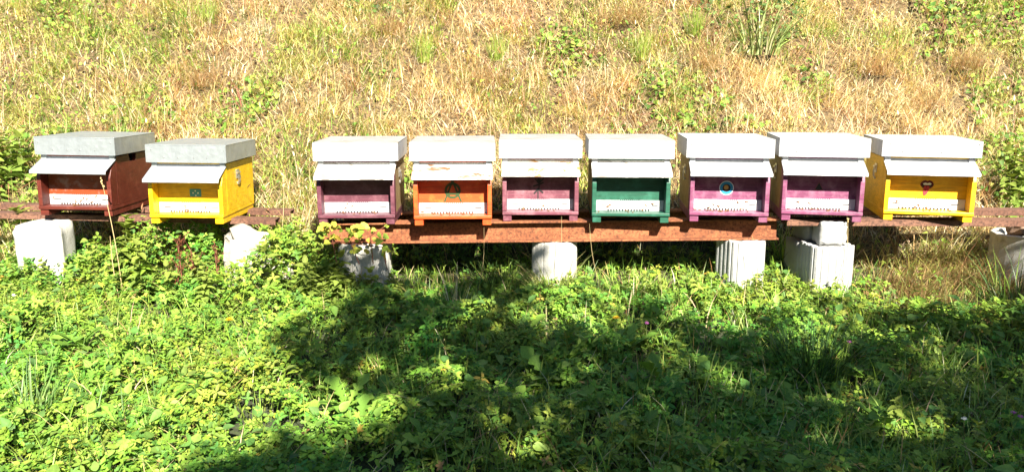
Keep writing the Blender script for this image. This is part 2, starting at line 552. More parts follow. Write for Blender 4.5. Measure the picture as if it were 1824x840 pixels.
def cube_block(name, loc, rot, sx, sy, sz, label, mat, rough=.006, cat='block', n=7, seed=0, chip=.012):
    """rounded, uneven block"""
    V, F, idx = [], [], {}
    r2 = np.random.default_rng(seed)
    def vid(a):
        k = tuple(round(q, 4) for q in a)
        if k not in idx:
            idx[k] = len(V)
            v = np.array(a)
            u = np.abs(v)
            e = np.sort(u)
            edge = max(0, e[1] - .8) / .2 * (.5 + vnoise(v[0] * 3 + v[2] * 5 + seed, v[1] * 4, 3))            # close to an edge
            s = np.array([sx, sy, sz]) / 2
            p = v * s * (1 - chip / s.min() * edge * edge)
            q = v * 1.25 + seed
            p = p + (np.array([vnoise(q[0] + q[1], q[2], 1), vnoise(q[1] - q[2], q[0], 2), vnoise(q[2] + q[0], q[1], 3)]) - .5) * 2 * rough
            V.append(tuple(p + np.array([0, 0, sz / 2])))
        return idx[k]
    g = np.linspace(-1, 1, n)
    for ax in range(3):
        for sgn in (-1, 1):
            for i in range(n - 1):
                for j in range(n - 1):
                    q = []
                    for (a, b) in ((i, j), (i + 1, j), (i + 1, j + 1), (i, j + 1)):
                        v = [0, 0, 0]
                        v[ax] = sgn
                        v[(ax + 1) % 3] = g[a]; v[(ax + 2) % 3] = g[b]
                        q.append(vid(v))
                    F.append(tuple(q if sgn > 0 else q[::-1]))
    o = MB().add(V, F).build(name, mat, loc=loc, rot=rot, smooth=True)
    return tag(o, label, cat)

def gp(px, Y, dz=-.03):
    x = at(px, 450, Y).x
    return Vector((x, Y, float(H(x, Y)) + dz))
def BZ(px): return beam_z(at(px, 420, YB).x) - .122
def put_shell(px, Y, top, w, d, rz, label, **k):
    p = gp(px, Y)
    shell_block(p, rz, w, d, top - p.z, k.pop('rc', .07), label, **k)
put_shell(643, 4.42, BZ(643), .29, .30, R(3), 'ribbed pale concrete block under the left end of the rusty beam', mat=M_CON2, rc=.1, sh=.04, wall=.06)
put_shell(987, 4.44, BZ(987), .265, .30, R(-4), 'rounded pale concrete block under the middle of the rusty beam', mat=M_CON2, rc=.1, nr_front=6, sh=.045, wall=.06)
put_shell(1342, 4.42, BZ(1320), .24, .19, R(24), 'grey ribbed concrete block under the right end of the rusty beam', rc=.06, nr_front=8)
put_shell(1490, 4.36, .595, .25, .2, R(5), 'grey ribbed concrete block at the right, with a smaller block on it', rc=.05, nr_front=7)
pp = at(1482, 445, 4.40)
cube_block('concrete_block', (pp.x, 4.46, .597), (0, R(1.0), R(-2)), .155, .16, .142, 'small square concrete block standing on the ribbed block at the right', M_CON, .002, seed=3, chip=.006)
pp = at(1446, 445, 4.6)
cube_block('concrete_block', (pp.x, 4.66, .585), (0, 0, R(4)), .13, .2, .112, 'shaded concrete block behind the small square block at the right', M_CON, .003, seed=4, chip=.006)
cube_block('concrete_block', (pp.x, 4.66, .30), (0, 0, R(2)), .2, .24, .284, 'shaded concrete block at the bottom of the stack behind the right one', M_CON, .003, seed=14, chip=.006)
p = gp(84, 4.62)
cube_block('concrete_block', p, (0, R(-1), R(4)), .27, .2, .695 - p.z, 'rough white block under the rail end at the far left', M_CON2, .007, seed=6, n=13, chip=.008)
p = gp(440, 4.62)
cube_block('stone', p, (R(2), R(2), R(8)), .27, .2, .652 - p.z, 'pale chipped stone block under the rail beside the yellow left hive', M_STONE, .03, 'stone', seed=11, n=9, chip=.03)
p = gp(484, 4.52)
cube_block('stone', p, (R(4), R(16), R(-14)), .2, .14, .24, 'broken pale stone leaning in front of the chipped block', M_STONE, .035, 'stone', seed=17, n=9, chip=.03)
# curved concrete ring at the right edge
p = at(1868, 425, 4.5)
mb = MB()
n = 28
ringV, ringF = [], []
for i in range(n):
    t = 2 * math.pi * i / n
    for r_, z in ((.20, .30), (.20, .0), (.155, .0), (.155, .30)):
        ringV.append((r_ * math.cos(t), r_ * math.sin(t), z + .003 * math.sin(7 * t)))
for i in range(n):
    for k in range(4):
        a, b = i * 4 + k, i * 4 + (k + 1) % 4
        c, d_ = ((i + 1) % n) * 4 + (k + 1) % 4, ((i + 1) % n) * 4 + k
        ringF.append((a, d_, c, b))
tag(MB().add(ringV, ringF).build('concrete_ring', M_CON2, bevel=.006, loc=(p.x, 4.68, float(H(p.x, 4.68)) - .06 + .05)), 'round concrete ring half out of the picture at the right edge', 'ring')
p = at(1818, 408, 4.66)
cube_block('stone', (p.x, 4.66, .60), (0, 0, R(30)), .12, .1, .1, 'reddish brown stone lying on the concrete ring at the right edge', mat_concrete('red_brown_stone', (.26, .17, .12), 3), .016, 'stone', seed=23)

# ------------------------------------------------------------------ beehives
M_ALU = [mat_metal('pale_sheet_metal_%d' % i, (.46, .47, .49), .5, .46, None, .6, .25, i * 3.1) for i in range(3)]
M_GALV = mat_metal('galvanised_sheet', (.37, .405, .42), .6, .36, None, .6, .3, 2.0)
M_GALV2 = mat_metal('galvanised_roof_strip', (.46, .48, .51), .6, .45, None, .6, .5, 6.0)
M_STAIN = [mat_metal('stained_sheet_metal_%d' % i, (.6, .59, .56), .35, .5, c, s, .3, i * 5.3) for i, (c, s) in enumerate((((.22, .075, .03), .53), ((.34, .17, .04), .505), ((.2, .18, .16), .5)))]
M_TOPG = mat_metal('weathered_lid_top', (.36, .36, .35), .3, .6, (.23, .21, .18), .5, .5, 8.0)
M_TOPP = mat_metal('pale_lid_top', (.42, .42, .41), .3, .6, (.3, .29, .26), .56, .4, 3.0)
M_PLATE = mat_metal('entrance_plate_metal', (.55, .56, .58), .45, .45, None, .6, .3, 4.0)
M_SLOT = mat_plain('dark_slot', (.02, .017, .015), .8)
M_STEEL = mat_plain('latch_steel', (.62, .62, .6), .28, .9)
M_OCHRE = mat_paint('ochre_wood', (.26, .185, .075), (.3, .235, .13), .5, .6, 2.0)
PAINT = {
    'maroon': mat_paint('maroon_paint', (.10, .0125, .005), (.14, .035, .02), .25, .5, 1.0),
    'rustred': mat_paint('rust_red_paint', (.26, .04, .007), None, .1, .5, 1.5),
    'yellow': mat_paint('yellow_paint', (.76, .45, .003), (.76, .5, .02), .2, .45, 2.0),
    'plum': mat_paint('plum_paint', (.10, .020, .036), (.18, .07, .09), .5, .55, 3.0),
    'orange': mat_paint('orange_paint', (.54, .068, .006), (.55, .14, .02), .3, .5, 4.0),
    'pink': mat_paint('pink_paint', (.145, .034, .055), (.26, .12, .14), .6, .55, 5.0),
    'green': mat_paint('green_paint', (.006, .078, .043), (.022, .125, .08), .4, .5, 6.0),
    'magenta': mat_paint('magenta_paint', (.18, .038, .098), (.29, .14, .2), .6, .55, 7.0),
    'gold': mat_paint('golden_yellow_paint', (.76, .43, .003), (.76, .48, .02), .2, .45, 8.0),
}
M_TEAL = mat_plain('teal_paint', (.06, .25, .31))
M_WHITE = mat_plain('white_paint', (.75, .75, .72))
M_DKGREEN = mat_plain('dark_green_paint', (.022, .05, .008))
M_BLACK = mat_plain('black_paint', (.008, .007, .007))
M_BLUE = mat_plain('blue_paint', (.012, .22, .42))
M_TAN = mat_plain('ochre_paint', (.5, .27, .06))
M_RED = mat_plain('red_paint', (.13, .007, .01))
M_PINKL = mat_plain('rose_outline_paint', (.2, .05, .07))

def stroke(pts, w, y0, y1, mb):
    """painted stroke in the x-z plane"""
    for (a, b) in zip(pts[:-1], pts[1:]):
        d = Vector((b[0] - a[0], b[1] - a[1])).normalized()
        n_ = Vector((-d.y, d.x)) * w / 2
        e = d * w * .3
        q = [(a[0] - e.x - n_.x, a[1] - e.y - n_.y), (b[0] + e.x - n_.x, b[1] + e.y - n_.y), (b[0] + e.x + n_.x, b[1] + e.y + n_.y), (a[0] - e.x + n_.x, a[1] - e.y + n_.y)]
        mb.prism(q, y0, y1, 'y')
        y0 -= .00013
    return mb
def disc(mb, cx, cz, rx, rz_, y0, y1, n=24, a0=0, a1=360):
    mb.prism([(cx + rx * math.cos(R(a0 + (a1 - a0) * i / n)), cz + rz_ * math.sin(R(a0 + (a1 - a0) * i / n))) for i in range(n)], y0, y1, 'y')
    return mb
def annulus(mb, cx, cz, r1, r2, y0, y1, n=32):
    V, F = [], []
    for i in range(n):
        t = 2 * math.pi * i / n
        for r_, y in ((r1, y0), (r2, y0), (r2, y1), (r1, y1)):
            V.append((cx + r_ * math.cos(t), y, cz + r_ * math.sin(t)))
    for i in range(n):
        for k in range(4):
            a, b = i * 4 + k, i * 4 + (k + 1) % 4
            c, d_ = ((i + 1) % n) * 4 + (k + 1) % 4, ((i + 1) % n) * 4 + k
            F.append((a, b, c, d_))
    return mb.add(V, F)

def emblem(kind, root, yw, W):
    """painted marks on the front wall, whose face is at y = yw"""
    a, b = yw - .0016, yw + .001
    e = None
    if kind == 'dots':
        e = MB().box(-.005, .062, a, b, .150, .196).build('painted_panel', M_TEAL, root)
        for (x, z) in ((.0145, .172), (.0285, .185), (.044, .172), (.03, .157)):
            disc(MB(), x, z, .0042, .0042, a - .001, a - .0002, 12).build('dot', M_WHITE, e)
    elif kind == 'circle_a':
        mb = annulus(MB(), -.003, .185, .032, .046, a, b)
        e = mb.build('painted_circle', M_DKGREEN, root)
        mb = stroke([(-.048, .125), (-.004, .238)], .011, a - .0005, b, MB())
        stroke([(-.002, .238), (.044, .125)], .011, a - .0009, b, mb)
        stroke([(-.036, .166), (.034, .166)], .010, a - .0013, b, mb)
        mb.build('painted_letter', M_DKGREEN, e)
    elif kind == 'figure':
        mb = stroke([(-.012, .112), (-.012, .165), (-.006, .185), (-.008, .235)], .0065, a, b, MB())
        stroke([(-.038, .192), (-.01, .2), (.018, .212)], .008, a - .0006, b, mb)
        stroke([(-.028, .232), (-.006, .21), (.02, .236)], .007, a - .001, b, mb)
        stroke([(-.034, .15), (-.01, .176), (.016, .155)], .008, a - .0013, b, mb)
        disc(mb, -.007, .222, .013, .014, a - .0016, b)
        e = mb.build('painted_figure', M_BLACK, root)
    elif kind == 'eye':
        e = annulus(MB(), -.006, .182, .036, .0405, a, b).build('painted_ring', M_WHITE, root)
        annulus(MB(), -.006, .182, .0225, .0365, a - .0006, b).build('painted_iris', M_BLUE, e)
        disc(MB(), -.006, .182, .023, .023, a - .0003, b).build('painted_pupil', M_BLACK, e)
        disc(MB(), -.008, .186, .013, .013, a - .0009, b).build('painted_centre', M_TAN, e)
    elif kind == 'triangle':
        e = MB().prism([(-.036, .162), (.02, .162), (-.008, .216)], a, b, 'y').build('painted_triangle', M_PINKL, root)
        MB().prism([(-.029, .167), (.013, .167), (-.008, .207)], a - .0006, a - .0001, 'y').build('triangle_fill', M_BLACK, e)
    elif kind == 'lips':
        cx, cz = .002, .198
        up = [(-.036, .0), (-.03, .012), (-.02, .021), (-.009, .024), (.002, .019), (.012, .024), (.024, .02), (.032, .010), (.036, -.002), (.03, -.014), (.02, -.022), (.0, -.026), (-.022, -.020), (-.031, -.010)]
        e = MB().prism([(cx + x, cz + z) for x, z in up], a, b, 'y').build('painted_lips', M_RED, root)
        mo = [(-.029, .001), (-.016, .013), (.002, .009), (.018, .014), (.030, -.001), (.022, -.015), (.0, -.019), (-.02, -.015)]
        MB().prism([(cx + x, cz + z) for x, z in mo], a - .0005, a - .0001, 'y').build('painted_mouth', M_BLACK, e)
        te = [(-.022, .005), (-.010, .0105), (.002, .007), (.014, .011), (.024, .004), (.018, -.003), (-.016, -.003)]
        MB().prism([(cx + x, cz + z) for x, z in te], a - .001, a - .0006, 'y').build('painted_teeth', M_WHITE, e)
        to = [(-.014, -.010), (-.007, -.007), (.0, -.009), (.008, -.007), (.014, -.012), (.012, -.03), (.006, -.05), (-.004, -.062), (-.013, -.061), (-.017, -.048), (-.017, -.026)]
        MB().prism([(cx + x, cz + z) for x, z in to], a - .0014, a - .0002, 'y').build('painted_tongue', mat_plain('tongue_paint', (.4, .025, .03)), e)
        stroke([(.001, -.01 + cz), (-.005, cz - .042)], .0022, a - .0018, a - .001, MB()).build('painted_crease', M_BLACK, e)
    return e

def latch(root, x, y, z, side):
    o = MB().box(min(x, x + side * .005), max(x, x + side * .005), y - .027, y + .027, z - .02, z + .034).build('latch', M_STEEL, root, .001)
    xa = x + side * .007
    lp = [(xa, y - .013, z + .012), (xa + side * .006, y - .014, z - .012), (xa + side * .004, y - .012, z - .042), (xa + side * .003, y, z - .047), (xa + side * .004, y + .012, z - .042), (xa + side * .006, y + .014, z - .012), (xa, y + .013, z + .012)]
    MB().tube(lp, .0028, 6).build('latch_loop', M_STEEL, o)
    MB().tube([(xa, y - .024, z + .014), (xa, y + .024, z + .014)], .008, 8).build('latch_barrel', M_STEEL, o)
    MB().box(min(x, x + side * .009), max(x, x + side * .009), y - .009, y + .009, z - .058, z - .044).build('latch_hook', M_STEEL, o, .001)

def entrance_plate(W, mat):
    """metal strip with a scalloped lower edge and a notched upper edge"""
    w, h = W / 2 - .026, .060
    pts = [(-w, 0)]
    x0, x1, n = -w + .062, w - .075, 15
    st = (x1 - x0) / n
    for i in range(n):
        xa = x0 + i * st + st * .22
        xb = x0 + i * st + st * .78
        pts += [(xa, 0), (xa, .007), (xa + .003, .010), (xb - .003, .010), (xb, .007), (xb, 0)]
    pts += [(w, 0), (w, h)]
    n2 = 10
    for i in range(n2):
        c = .052 - i * .0115
        pts += [(c + .0028, h), (c, h - .008), (c - .0028, h)]
    pts += [(-w, h)]
    return MB().prism(pts, -.0025, 0, 'y'), w, h

def make_hive(px, d, yaw, z0, W, LW, cols, roofmat, lidmat, topmat, label, mark=None, latches=(), over=.035, roll=0.0, drop=0.0, notch=False, slope=.045, sidemat=None, lid_h=.104):
    front, inner, side = cols
    fm, im, sm = PAINT[front], PAINT[inner], (PAINT[side] if side in PAINT else M_OCHRE)
    pl = at(px, 255, d)                       # middle of the lid's front top edge
    c, s = math.cos(yaw), math.sin(yaw)
    # local: x right, y back (porch front at 0), z up; lid front at y = .045
    root = empty('beehive', (pl.x + s * (.045 - .30), pl.y - c * (.045 - .30), z0), (0, roll, yaw))
    Y0 = -.30                                 # shift so that the origin is under the middle
    def Bm(): return MB()
    w = W / 2
    yw = Y0 + .08                             # face of the front wall
    ye = Y0 + .565
    t = .024
    # skids and floor
    for sx in (-1, 1):
        xa, xb = sorted((sx * (w - .004), sx * (w - .052)))
        MB().box(xa, xb, Y0 + .004, ye - .01, 0, .036).build('foot', fm, root, .002)
    MB().box(-w, w, Y0 - .006, ye, .0365, .056).build('floor_board', fm, root, .003)
    # porch side walls with the set-back upper corner
    for sx in (-1, 1):
        xa, xb = sorted((sx * w, sx * (w - t)))
        poly = [(Y0, .0565), (yw - .0005, .0565), (yw - .0005, .318), (Y0 + .055, .306), (Y0 + .02, .274), (Y0 + .003, .236), (Y0, .225)]
        MB().prism(poly, xa, xb, 'x').build('porch_side', fm, root, .0025)
    # box walls
    fw = MB().box(-w + t + .0005, w - t - .0005, yw, yw + t, .0565, .362).build('front_wall', im, root)
    for sx in (-1, 1):
        xa, xb = sorted((sx * w, sx * (w - t)))
        if notch:
            poly = [(yw, .0565), (ye, .0565), (ye, .345), (yw + .27, .345), (yw + .255, .302), (yw + .185, .302), (yw + .17, .345), (yw, .345)]
        else:
            poly = [(yw, .0565), (ye, .0565), (ye, .345), (yw, .345)]
        MB().prism(poly, xa, xb, 'x').build('side_wall', sm, root, .0015)
    MB().box(-w + t + .0005, w - t - .0005, ye - t, ye, .0565, .345).build('back_wall', sm, root)
    MB().box(-w + t + .001, w - t - .001, yw + t + .001, ye - t - .001, .30, .31).build('inner_cover', M_SLOT, root)
    # lid
    lw = LW / 2
    zl = .354
    lid = MB()
    lid.box(-lw, lw, Y0 + .045, Y0 + .595, zl, zl + lid_h)
    lo = lid.build('lid', lidmat, root, .002)
    MB().box(-lw - .0012, lw + .0012, Y0 + .0438, Y0 + .5962, zl + lid_h - .0035, zl + lid_h + .0016).build('lid_top', topmat, lo, .001)
    for sx in (-1, 1):
        xa, xb = sorted((sx * lw + sx * .0015, sx * lw - sx * .014))
        MB().box(xa, xb, Y0 + .0436, Y0 + .06, zl + .002, zl + lid_h - .004).build('corner_fold', lidmat, lo)
        for (nx_, nz_) in ((lw * .55, .03), (lw * .93, .075), (lw * .18, .03)):
            disc(MB(), sx * nx_ + rng.normal(0, .012), zl + nz_, .0028, .0028, Y0 + .0418, Y0 + .0446, 8).build('nail', M_STEEL, lo)
        # small bracket between lid and porch roof
        xa, xb = sorted((sx * (w - .0), sx * (w - .03)))
        MB().box(xa, xb, yw - .012, yw - .0008, .318, .352).build('corner_bracket', lidmat, root, .001)
    # porch roof: bent sheet with a lip
    prof = [(yw - .0010, .344), (yw - .004, .330), (yw - .02, .3225), (Y0 - over, .3225 - slope), (Y0 - over - .003, .3225 - slope - .016)]
    bw = w + .004
    V, F = [], []
    nseg = 14
    rr = random.Random(int(px))
    for i in range(nseg + 1):
        x = -bw + 2 * bw * i / nseg
        for k, (y, z) in enumerate(prof):
            wob = (rr.random() - .5) * .0022 * (k >= 3)
            V.append((x, y, z + wob))
        for k, (y, z) in enumerate(prof):
            V.append((x, y + .001, z - .0022))
    n = len(prof)
    m_ = 2 * n
    for i in range(nseg):
        for k in range(n - 1):
            F.append((i * m_ + k, i * m_ + k + 1, (i + 1) * m_ + k + 1, (i + 1) * m_ + k))
            F.append((i * m_ + n + k, (i + 1) * m_ + n + k, (i + 1) * m_ + n + k + 1, i * m_ + n + k + 1))
        F.append((i * m_ + n - 1, i * m_ + m_ - 1, (i + 1) * m_ + m_ - 1, (i + 1) * m_ + n - 1))
    for e in (0, nseg):
        for k in range(n - 1):
            F.append((e * m_ + k, e * m_ + k + 1, e * m_ + n + k + 1, e * m_ + n + k))
    ro = MB().add(V, F).build('porch_roof', roofmat, root)
    for sx in (-1, 1):
        disc(MB(), sx * (w - .02), .336, .004, .004, yw - .0075, yw - .003, 10).build('screw', M_STEEL, ro)
    # entrance plate
    mb, pw, ph = entrance_plate(W, M_PLATE)
    ep = mb.build('entrance_plate', M_PLATE, root, loc=(0, yw - .0035, .0568))
    for sx in (-1, 1):
        MB().box(sx * pw * .74 - .019, sx * pw * .74 + .019, -.0032, -.0026, .028, .0325).build('slot', M_SLOT, ep)
    MB().box(-.095, -.008, -.0055, -.0026, .027, .034).build('rib', M_PLATE, ep, .001)
    MB().box(.012, .10, -.0055, -.0026, .027, .034).build('rib', M_PLATE, ep, .001)
    MB().box(-pw + .04, pw - .05, -.0008, .0032, .0005, .011).build('entrance_gap', M_SLOT, ep)
    if mark: emblem(mark, root, yw, W)
    for sd in latches:
        latch(root, sd * w, Y0 + .27, .262, sd)
    tag(root, label, 'beehive', 'beehives in a row on the rails')
    return root, Y0, W

A = M_ALU
hives = []
HV = [
    dict(px=130, d=4.66, yaw=R(0.5), z0=.733, W=.432, LW=.468, cols=('maroon', 'rustred', 'maroon'), roofmat=M_GALV2, lidmat=M_GALV, topmat=M_GALV, over=.055, roll=R(1.0), notch=True, slope=.05,
         label='maroon hive at the left end, under a grey galvanised lid'),
    dict(px=328, d=4.62, yaw=R(0), z0=.692, W=.432, LW=.468, cols=('yellow', 'yellow', 'yellow'), roofmat=M_GALV2, lidmat=M_GALV, topmat=M_GALV, over=.055, roll=R(.6), mark='dots', latches=(1,), slope=.055,
         label='yellow hive with a dark teal panel of white dots and a grey lid'),
    dict(px=632.5, d=4.45, yaw=R(2), z0=beam_z(-.9) + .001, W=.435, LW=.475, cols=('plum', 'plum', 'ochre'), roofmat=M_STAIN[2], lidmat=A[0], topmat=M_TOPG, over=.05, latches=(1,), slope=.045,
         label='plum hive at the left end of the rusty beam, yellowing leaves below it'),
    dict(px=805.5, d=4.39, yaw=R(2), z0=beam_z(-.35) + .001, W=.435, LW=.475, cols=('orange', 'orange', 'orange'), roofmat=M_STAIN[0], lidmat=A[1], topmat=M_TOPG, mark='circle_a',
         label='orange hive with a green circled letter A on its front'),
    dict(px=963, d=4.50, yaw=R(0), z0=beam_z(.16) + .001, W=.435, LW=.472, cols=('pink', 'pink', 'ochre'), roofmat=M_STAIN[1], lidmat=A[2], topmat=M_TOPG, mark='figure',
         label='pink hive with a black painted figure, between the orange and the green hive'),
    dict(px=1125.5, d=4.42, yaw=R(-3), z0=beam_z(.67) + .001, W=.435, LW=.475, cols=('green', 'green', 'ochre'), roofmat=M_STAIN[2], lidmat=A[0], topmat=M_TOPG,
         label='green hive under a white lid in the middle of the row'),
    dict(px=1302, d=4.41, yaw=R(-6), z0=beam_z(1.22) + .001, W=.435, LW=.478, cols=('magenta', 'magenta', 'ochre'), roofmat=A[1], lidmat=A[1], topmat=M_TOPP, mark='eye', latches=(-1, 1),
         label='magenta hive with a blue painted eye on its front'),
    dict(px=1469.5, d=4.41, yaw=R(-10), z0=.7435, W=.435, LW=.48, cols=('magenta', 'magenta', 'ochre'), roofmat=A[2], lidmat=A[2], topmat=M_TOPP, mark='triangle', latches=(-1,),
         label='magenta hive with a black triangle, beside the yellow hive at the right end'),
    dict(px=1661, d=4.41, yaw=R(-13), lid_h=.09, z0=.7435, W=.465, LW=.51, cols=('gold', 'gold', 'gold'), roofmat=A[0], lidmat=A[0], topmat=M_TOPP, mark='lips', latches=(-1,),
         label='yellow hive at the right end with red lips and tongue painted on it'),
]
for h in HV: hives.append(make_hive(**h))
bpy.context.view_layer.update()

# ------------------------------------------------------------------ bees on the landing boards
M_BEE = mat_plain('bee_brown', (.2, .09, .025), .6)
M_WING = mat_plain('bee_wing', (.3, .26, .2), .3)
bb = MB()
bb.ball((0, .0045, 0), (.0028, .0055, .0026), 6, 4)
bb.ball((0, -.0022, .0006), (.0025, .0028, .0025), 6, 4)
bb.ball((0, -.0056, .0002), (.0018, .0015, .0017), 6, 4)
bb.add([(0, 0, .003), (-.006, .006, .003), (-.004, .0095, .003), (-.001, .007, .003), (.006, .006, .003), (.004, .0095, .003), (.001, .007, .003)], [(0, 1, 2, 3), (0, 6, 5, 4)])
bee_mesh = bb.mesh('honey_bee', M_BEE, True)
bee_mesh.materials.append(M_WING)
short = ['maroon hive', 'yellow hive with the dots', 'plum hive', 'orange hive', 'pink hive', 'green hive', 'magenta hive with the eye', 'magenta hive with the triangle', 'yellow hive with the lips']
for (root, Y0, W), nm, nb in zip(hives, short, (14, 9, 9, 9, 8, 9, 22, 12, 9)):
    for i in range(nb):
        x = float(np.clip(rng.normal(-.02, .085), -W / 2 + .04, W / 2 - .05))
        if rng.random() < .72:
            loc = Vector((x, Y0 + rng.uniform(-.002, .07), .0592)); rot = Euler((0, 0, rng.uniform(0, 6.28)))
        else:
            loc = Vector((x, Y0 + .08 - .0095, .06 + rng.uniform(0, .05))); rot = Euler((R(-90), 0, 0)).to_matrix() @ Euler((0, 0, rng.uniform(0, 6.28))).to_matrix()
            rot = rot.to_euler()
        mw = root.matrix_world @ Matrix.LocRotScale(loc, rot, Vector((1.12,) * 3))
        o = link('honey_bee', bee_mesh)
        o.matrix_world = mw
        tag(o, 'small brown honey bee at the entrance of the ' + nm, 'bee', 'bees at the entrance of the ' + nm)
# ------------------------------------------------------------------ plants: templates
def leaf_tmpl(half, fold=.22, droop=.25, mid=.5):
    def zc(u, v): return fold * abs(v) - droop * u * u
    V = [(0, 0, 0), (mid, 0, zc(mid, 0)), (1, 0, zc(1, 0))]
    k = len(half)
    V += [(u, v, zc(u, v)) for u, v in half] + [(u, -v, zc(u, v)) for u, v in half]
    F = [tuple([1, 0] + [3 + k + i for i in range(k)] + [2]), tuple([0, 1, 2] + [3 + i for i in range(k - 1, -1, -1)])]
    return np.array(V), F
def combine(items):
    """items: (template, scale, azimuth, offset, tilt)"""
    V, F, n = [], [], 0
    for (tv, tf), sc, az, off, tl in items:
        p = tv * sc
        p = np.stack([p[:, 0] * math.cos(tl) - p[:, 2] * math.sin(tl), p[:, 1], p[:, 0] * math.sin(tl) + p[:, 2] * math.cos(tl)], 1)
        p = np.stack([p[:, 0] * math.cos(az) - p[:, 1] * math.sin(az), p[:, 0] * math.sin(az) + p[:, 1] * math.cos(az), p[:, 2]], 1) + np.array(off)
        V.append(p); F += [tuple(i + n for i in f) for f in tf]; n += len(p)
    return np.concatenate(V), F
LOBED = leaf_tmpl([(.4, .33), (.52, .2), (.7, .38), (.86, .16)], .25, .22)
ROUND = leaf_tmpl([(.3, .34), (.7, .38), (.95, .2)], .3, .12)
OVATE = leaf_tmpl([(.08, .18), (.28, .33), (.5, .3), (.75, .17)], .3, .3)
TOOTH = leaf_tmpl([(.06, .22), (.18, .30), (.24, .26), (.36, .33), (.43, .27), (.55, .27), (.62, .2), (.75, .19), (.8, .12)], .28, .35)
PAIR = leaf_tmpl([(.3, .2), (.68, .18)], .3, .25)
NARROW = leaf_tmpl([(.2, .2), (.5, .24), (.8, .12)], .35, .3)
BUTTER = combine([(LOBED, .62, 0, (.3, 0, 0), .1), (LOBED, .55, 1.75, (.22, 0, 0), .05), (LOBED, .55, -1.75, (.22, 0, 0), .05)])
CLOVER = combine([(ROUND, .45, 0, (.1, 0, 0), .25), (ROUND, .45, 2.09, (.04, .04, 0), .25), (ROUND, .45, -2.09, (.04, -.04, 0), .25)])
CUT = combine([(PAIR, l_, a_, (.12, 0, 0), .08) for l_, a_ in ((.75, 0), (.7, .75), (.7, -.75), (.52, 1.7), (.52, -1.7))])
SPRIG = combine([(PAIR, l_, a_, (0, 0, z_), t_) for l_, a_, z_, t_ in ((.62, .1, 0, 0), (.6, 3.2, 0, .05), (.5, 1.65, .1, .25), (.52, -1.5, .1, .2), (.32, .8, .2, .6))])
IVY = leaf_tmpl([(-.12, .22), (.05, .46), (.3, .42), (.42, .48), (.62, .3), (.82, .22)], .2, .2)
LANCE = leaf_tmpl([(.15, .07), (.45, .11), (.8, .07)], .35, .3)

def in_view(P, margin=180):
    px, py = project(P)
    return (px > -margin) & (px < 1824 + margin) & (py > -margin * .8) & (py < 840 + margin)

def pal(cols, m, jit=.16, w=None):
    cols = np.array(cols)
    c = cols[rng.choice(len(cols), m, p=w)]
    return np.clip(c * (1 + rng.normal(0, jit, (m, 1))) * (1 + rng.normal(0, jit * .35, (m, 3))), .004, .9)

STRAW = [(.78, .62, .36), (.73, .54, .26), (.84, .70, .48), (.78, .59, .42), (.66, .50, .21), (.33, .18, .085)]
OLIVE = [(.52, .52, .16), (.62, .60, .22), (.42, .46, .12)]
GREEN = [(.21, .33, .05), (.28, .40, .06), (.13, .25, .045), (.34, .44, .09)]

# where the hillside is greener (pixels of the photograph turned into places on the slope): x, y, radius, strength
GREENS = [(60, 40, .7, .8), (170, 70, .6, .7), (30, 330, .7, 1.0), (120, 200, .5, .5), (250, 215, .35, .8), (430, 205, .3, .7), (500, 300, .5, .8), (560, 90, .4, .45),
          (330, 30, .4, .55), (760, 80, .25, .6), (880, 80, .25, .7), (1000, 95, .35, .7), (1140, 80, .25, .6), (1215, 185, .45, .9), (1330, 30, .35, .8), (1440, 60, .5, .55), (1560, 60, .5, .4),
          (1690, 40, .35, .9), (1800, 40, .4, .9), (1800, 320, .4, 1.0), (1790, 190, .3, .7), (1440, 170, .4, .35), (720, 320, .3, .7), (1040, 330, .3, .7)]
GP = [(hit(a, b), r_, s_) for a, b, r_, s_ in GREENS]
def greenness(x, y):
    g = .02 + .62 * sstep(.48, .74, fbm(x * 1.6 + 3, y * 1.6, 5)) + .26 * sstep(.5, -3.2, x)
    for p, r_, s_ in GP:
        d2 = ((x - p.x) ** 2 + (y - p.y) ** 2) / (r_ * .62) ** 2
        g = g + s_ * np.exp(-d2 * 1.2)
    g = g + .45 * sstep(5.35, 4.9, y)
    return np.clip(g, 0, 1)
def box_mask(x, y):
    """keep grass from growing through the hives and blocks"""
    return ~((y > 4.33) & (y < 4.98) & (x > -3.0) & (x < 2.75) & ~((x > -1.35) & (x < -1.2)))

# ---- dry grass of the hillside: tussocks that droop downhill, with loose blades between
def hill_points(n, ylo=4.85, yhi=9.0):
    x = rng.uniform(-6.5, 6.5, n); y = rng.uniform(ylo, yhi, n)
    P = np.stack([x, y, H(x, y)], 1)
    k = in_view(P) | (rng.random(n) < .22)
    return P[k]
parts_dry, parts_grn = [], []
C = hill_points(5600)
nb = 50
cg = greenness(C[:, 0], C[:, 1])
isg = rng.random(len(C)) < cg
ccol = np.where(isg[:, None], np.where((rng.random(len(C)) < .5)[:, None], pal(GREEN, len(C), .12), pal(OLIVE, len(C), .12)), pal(STRAW, len(C), .14, [.25, .2, .18, .15, .1, .12]))
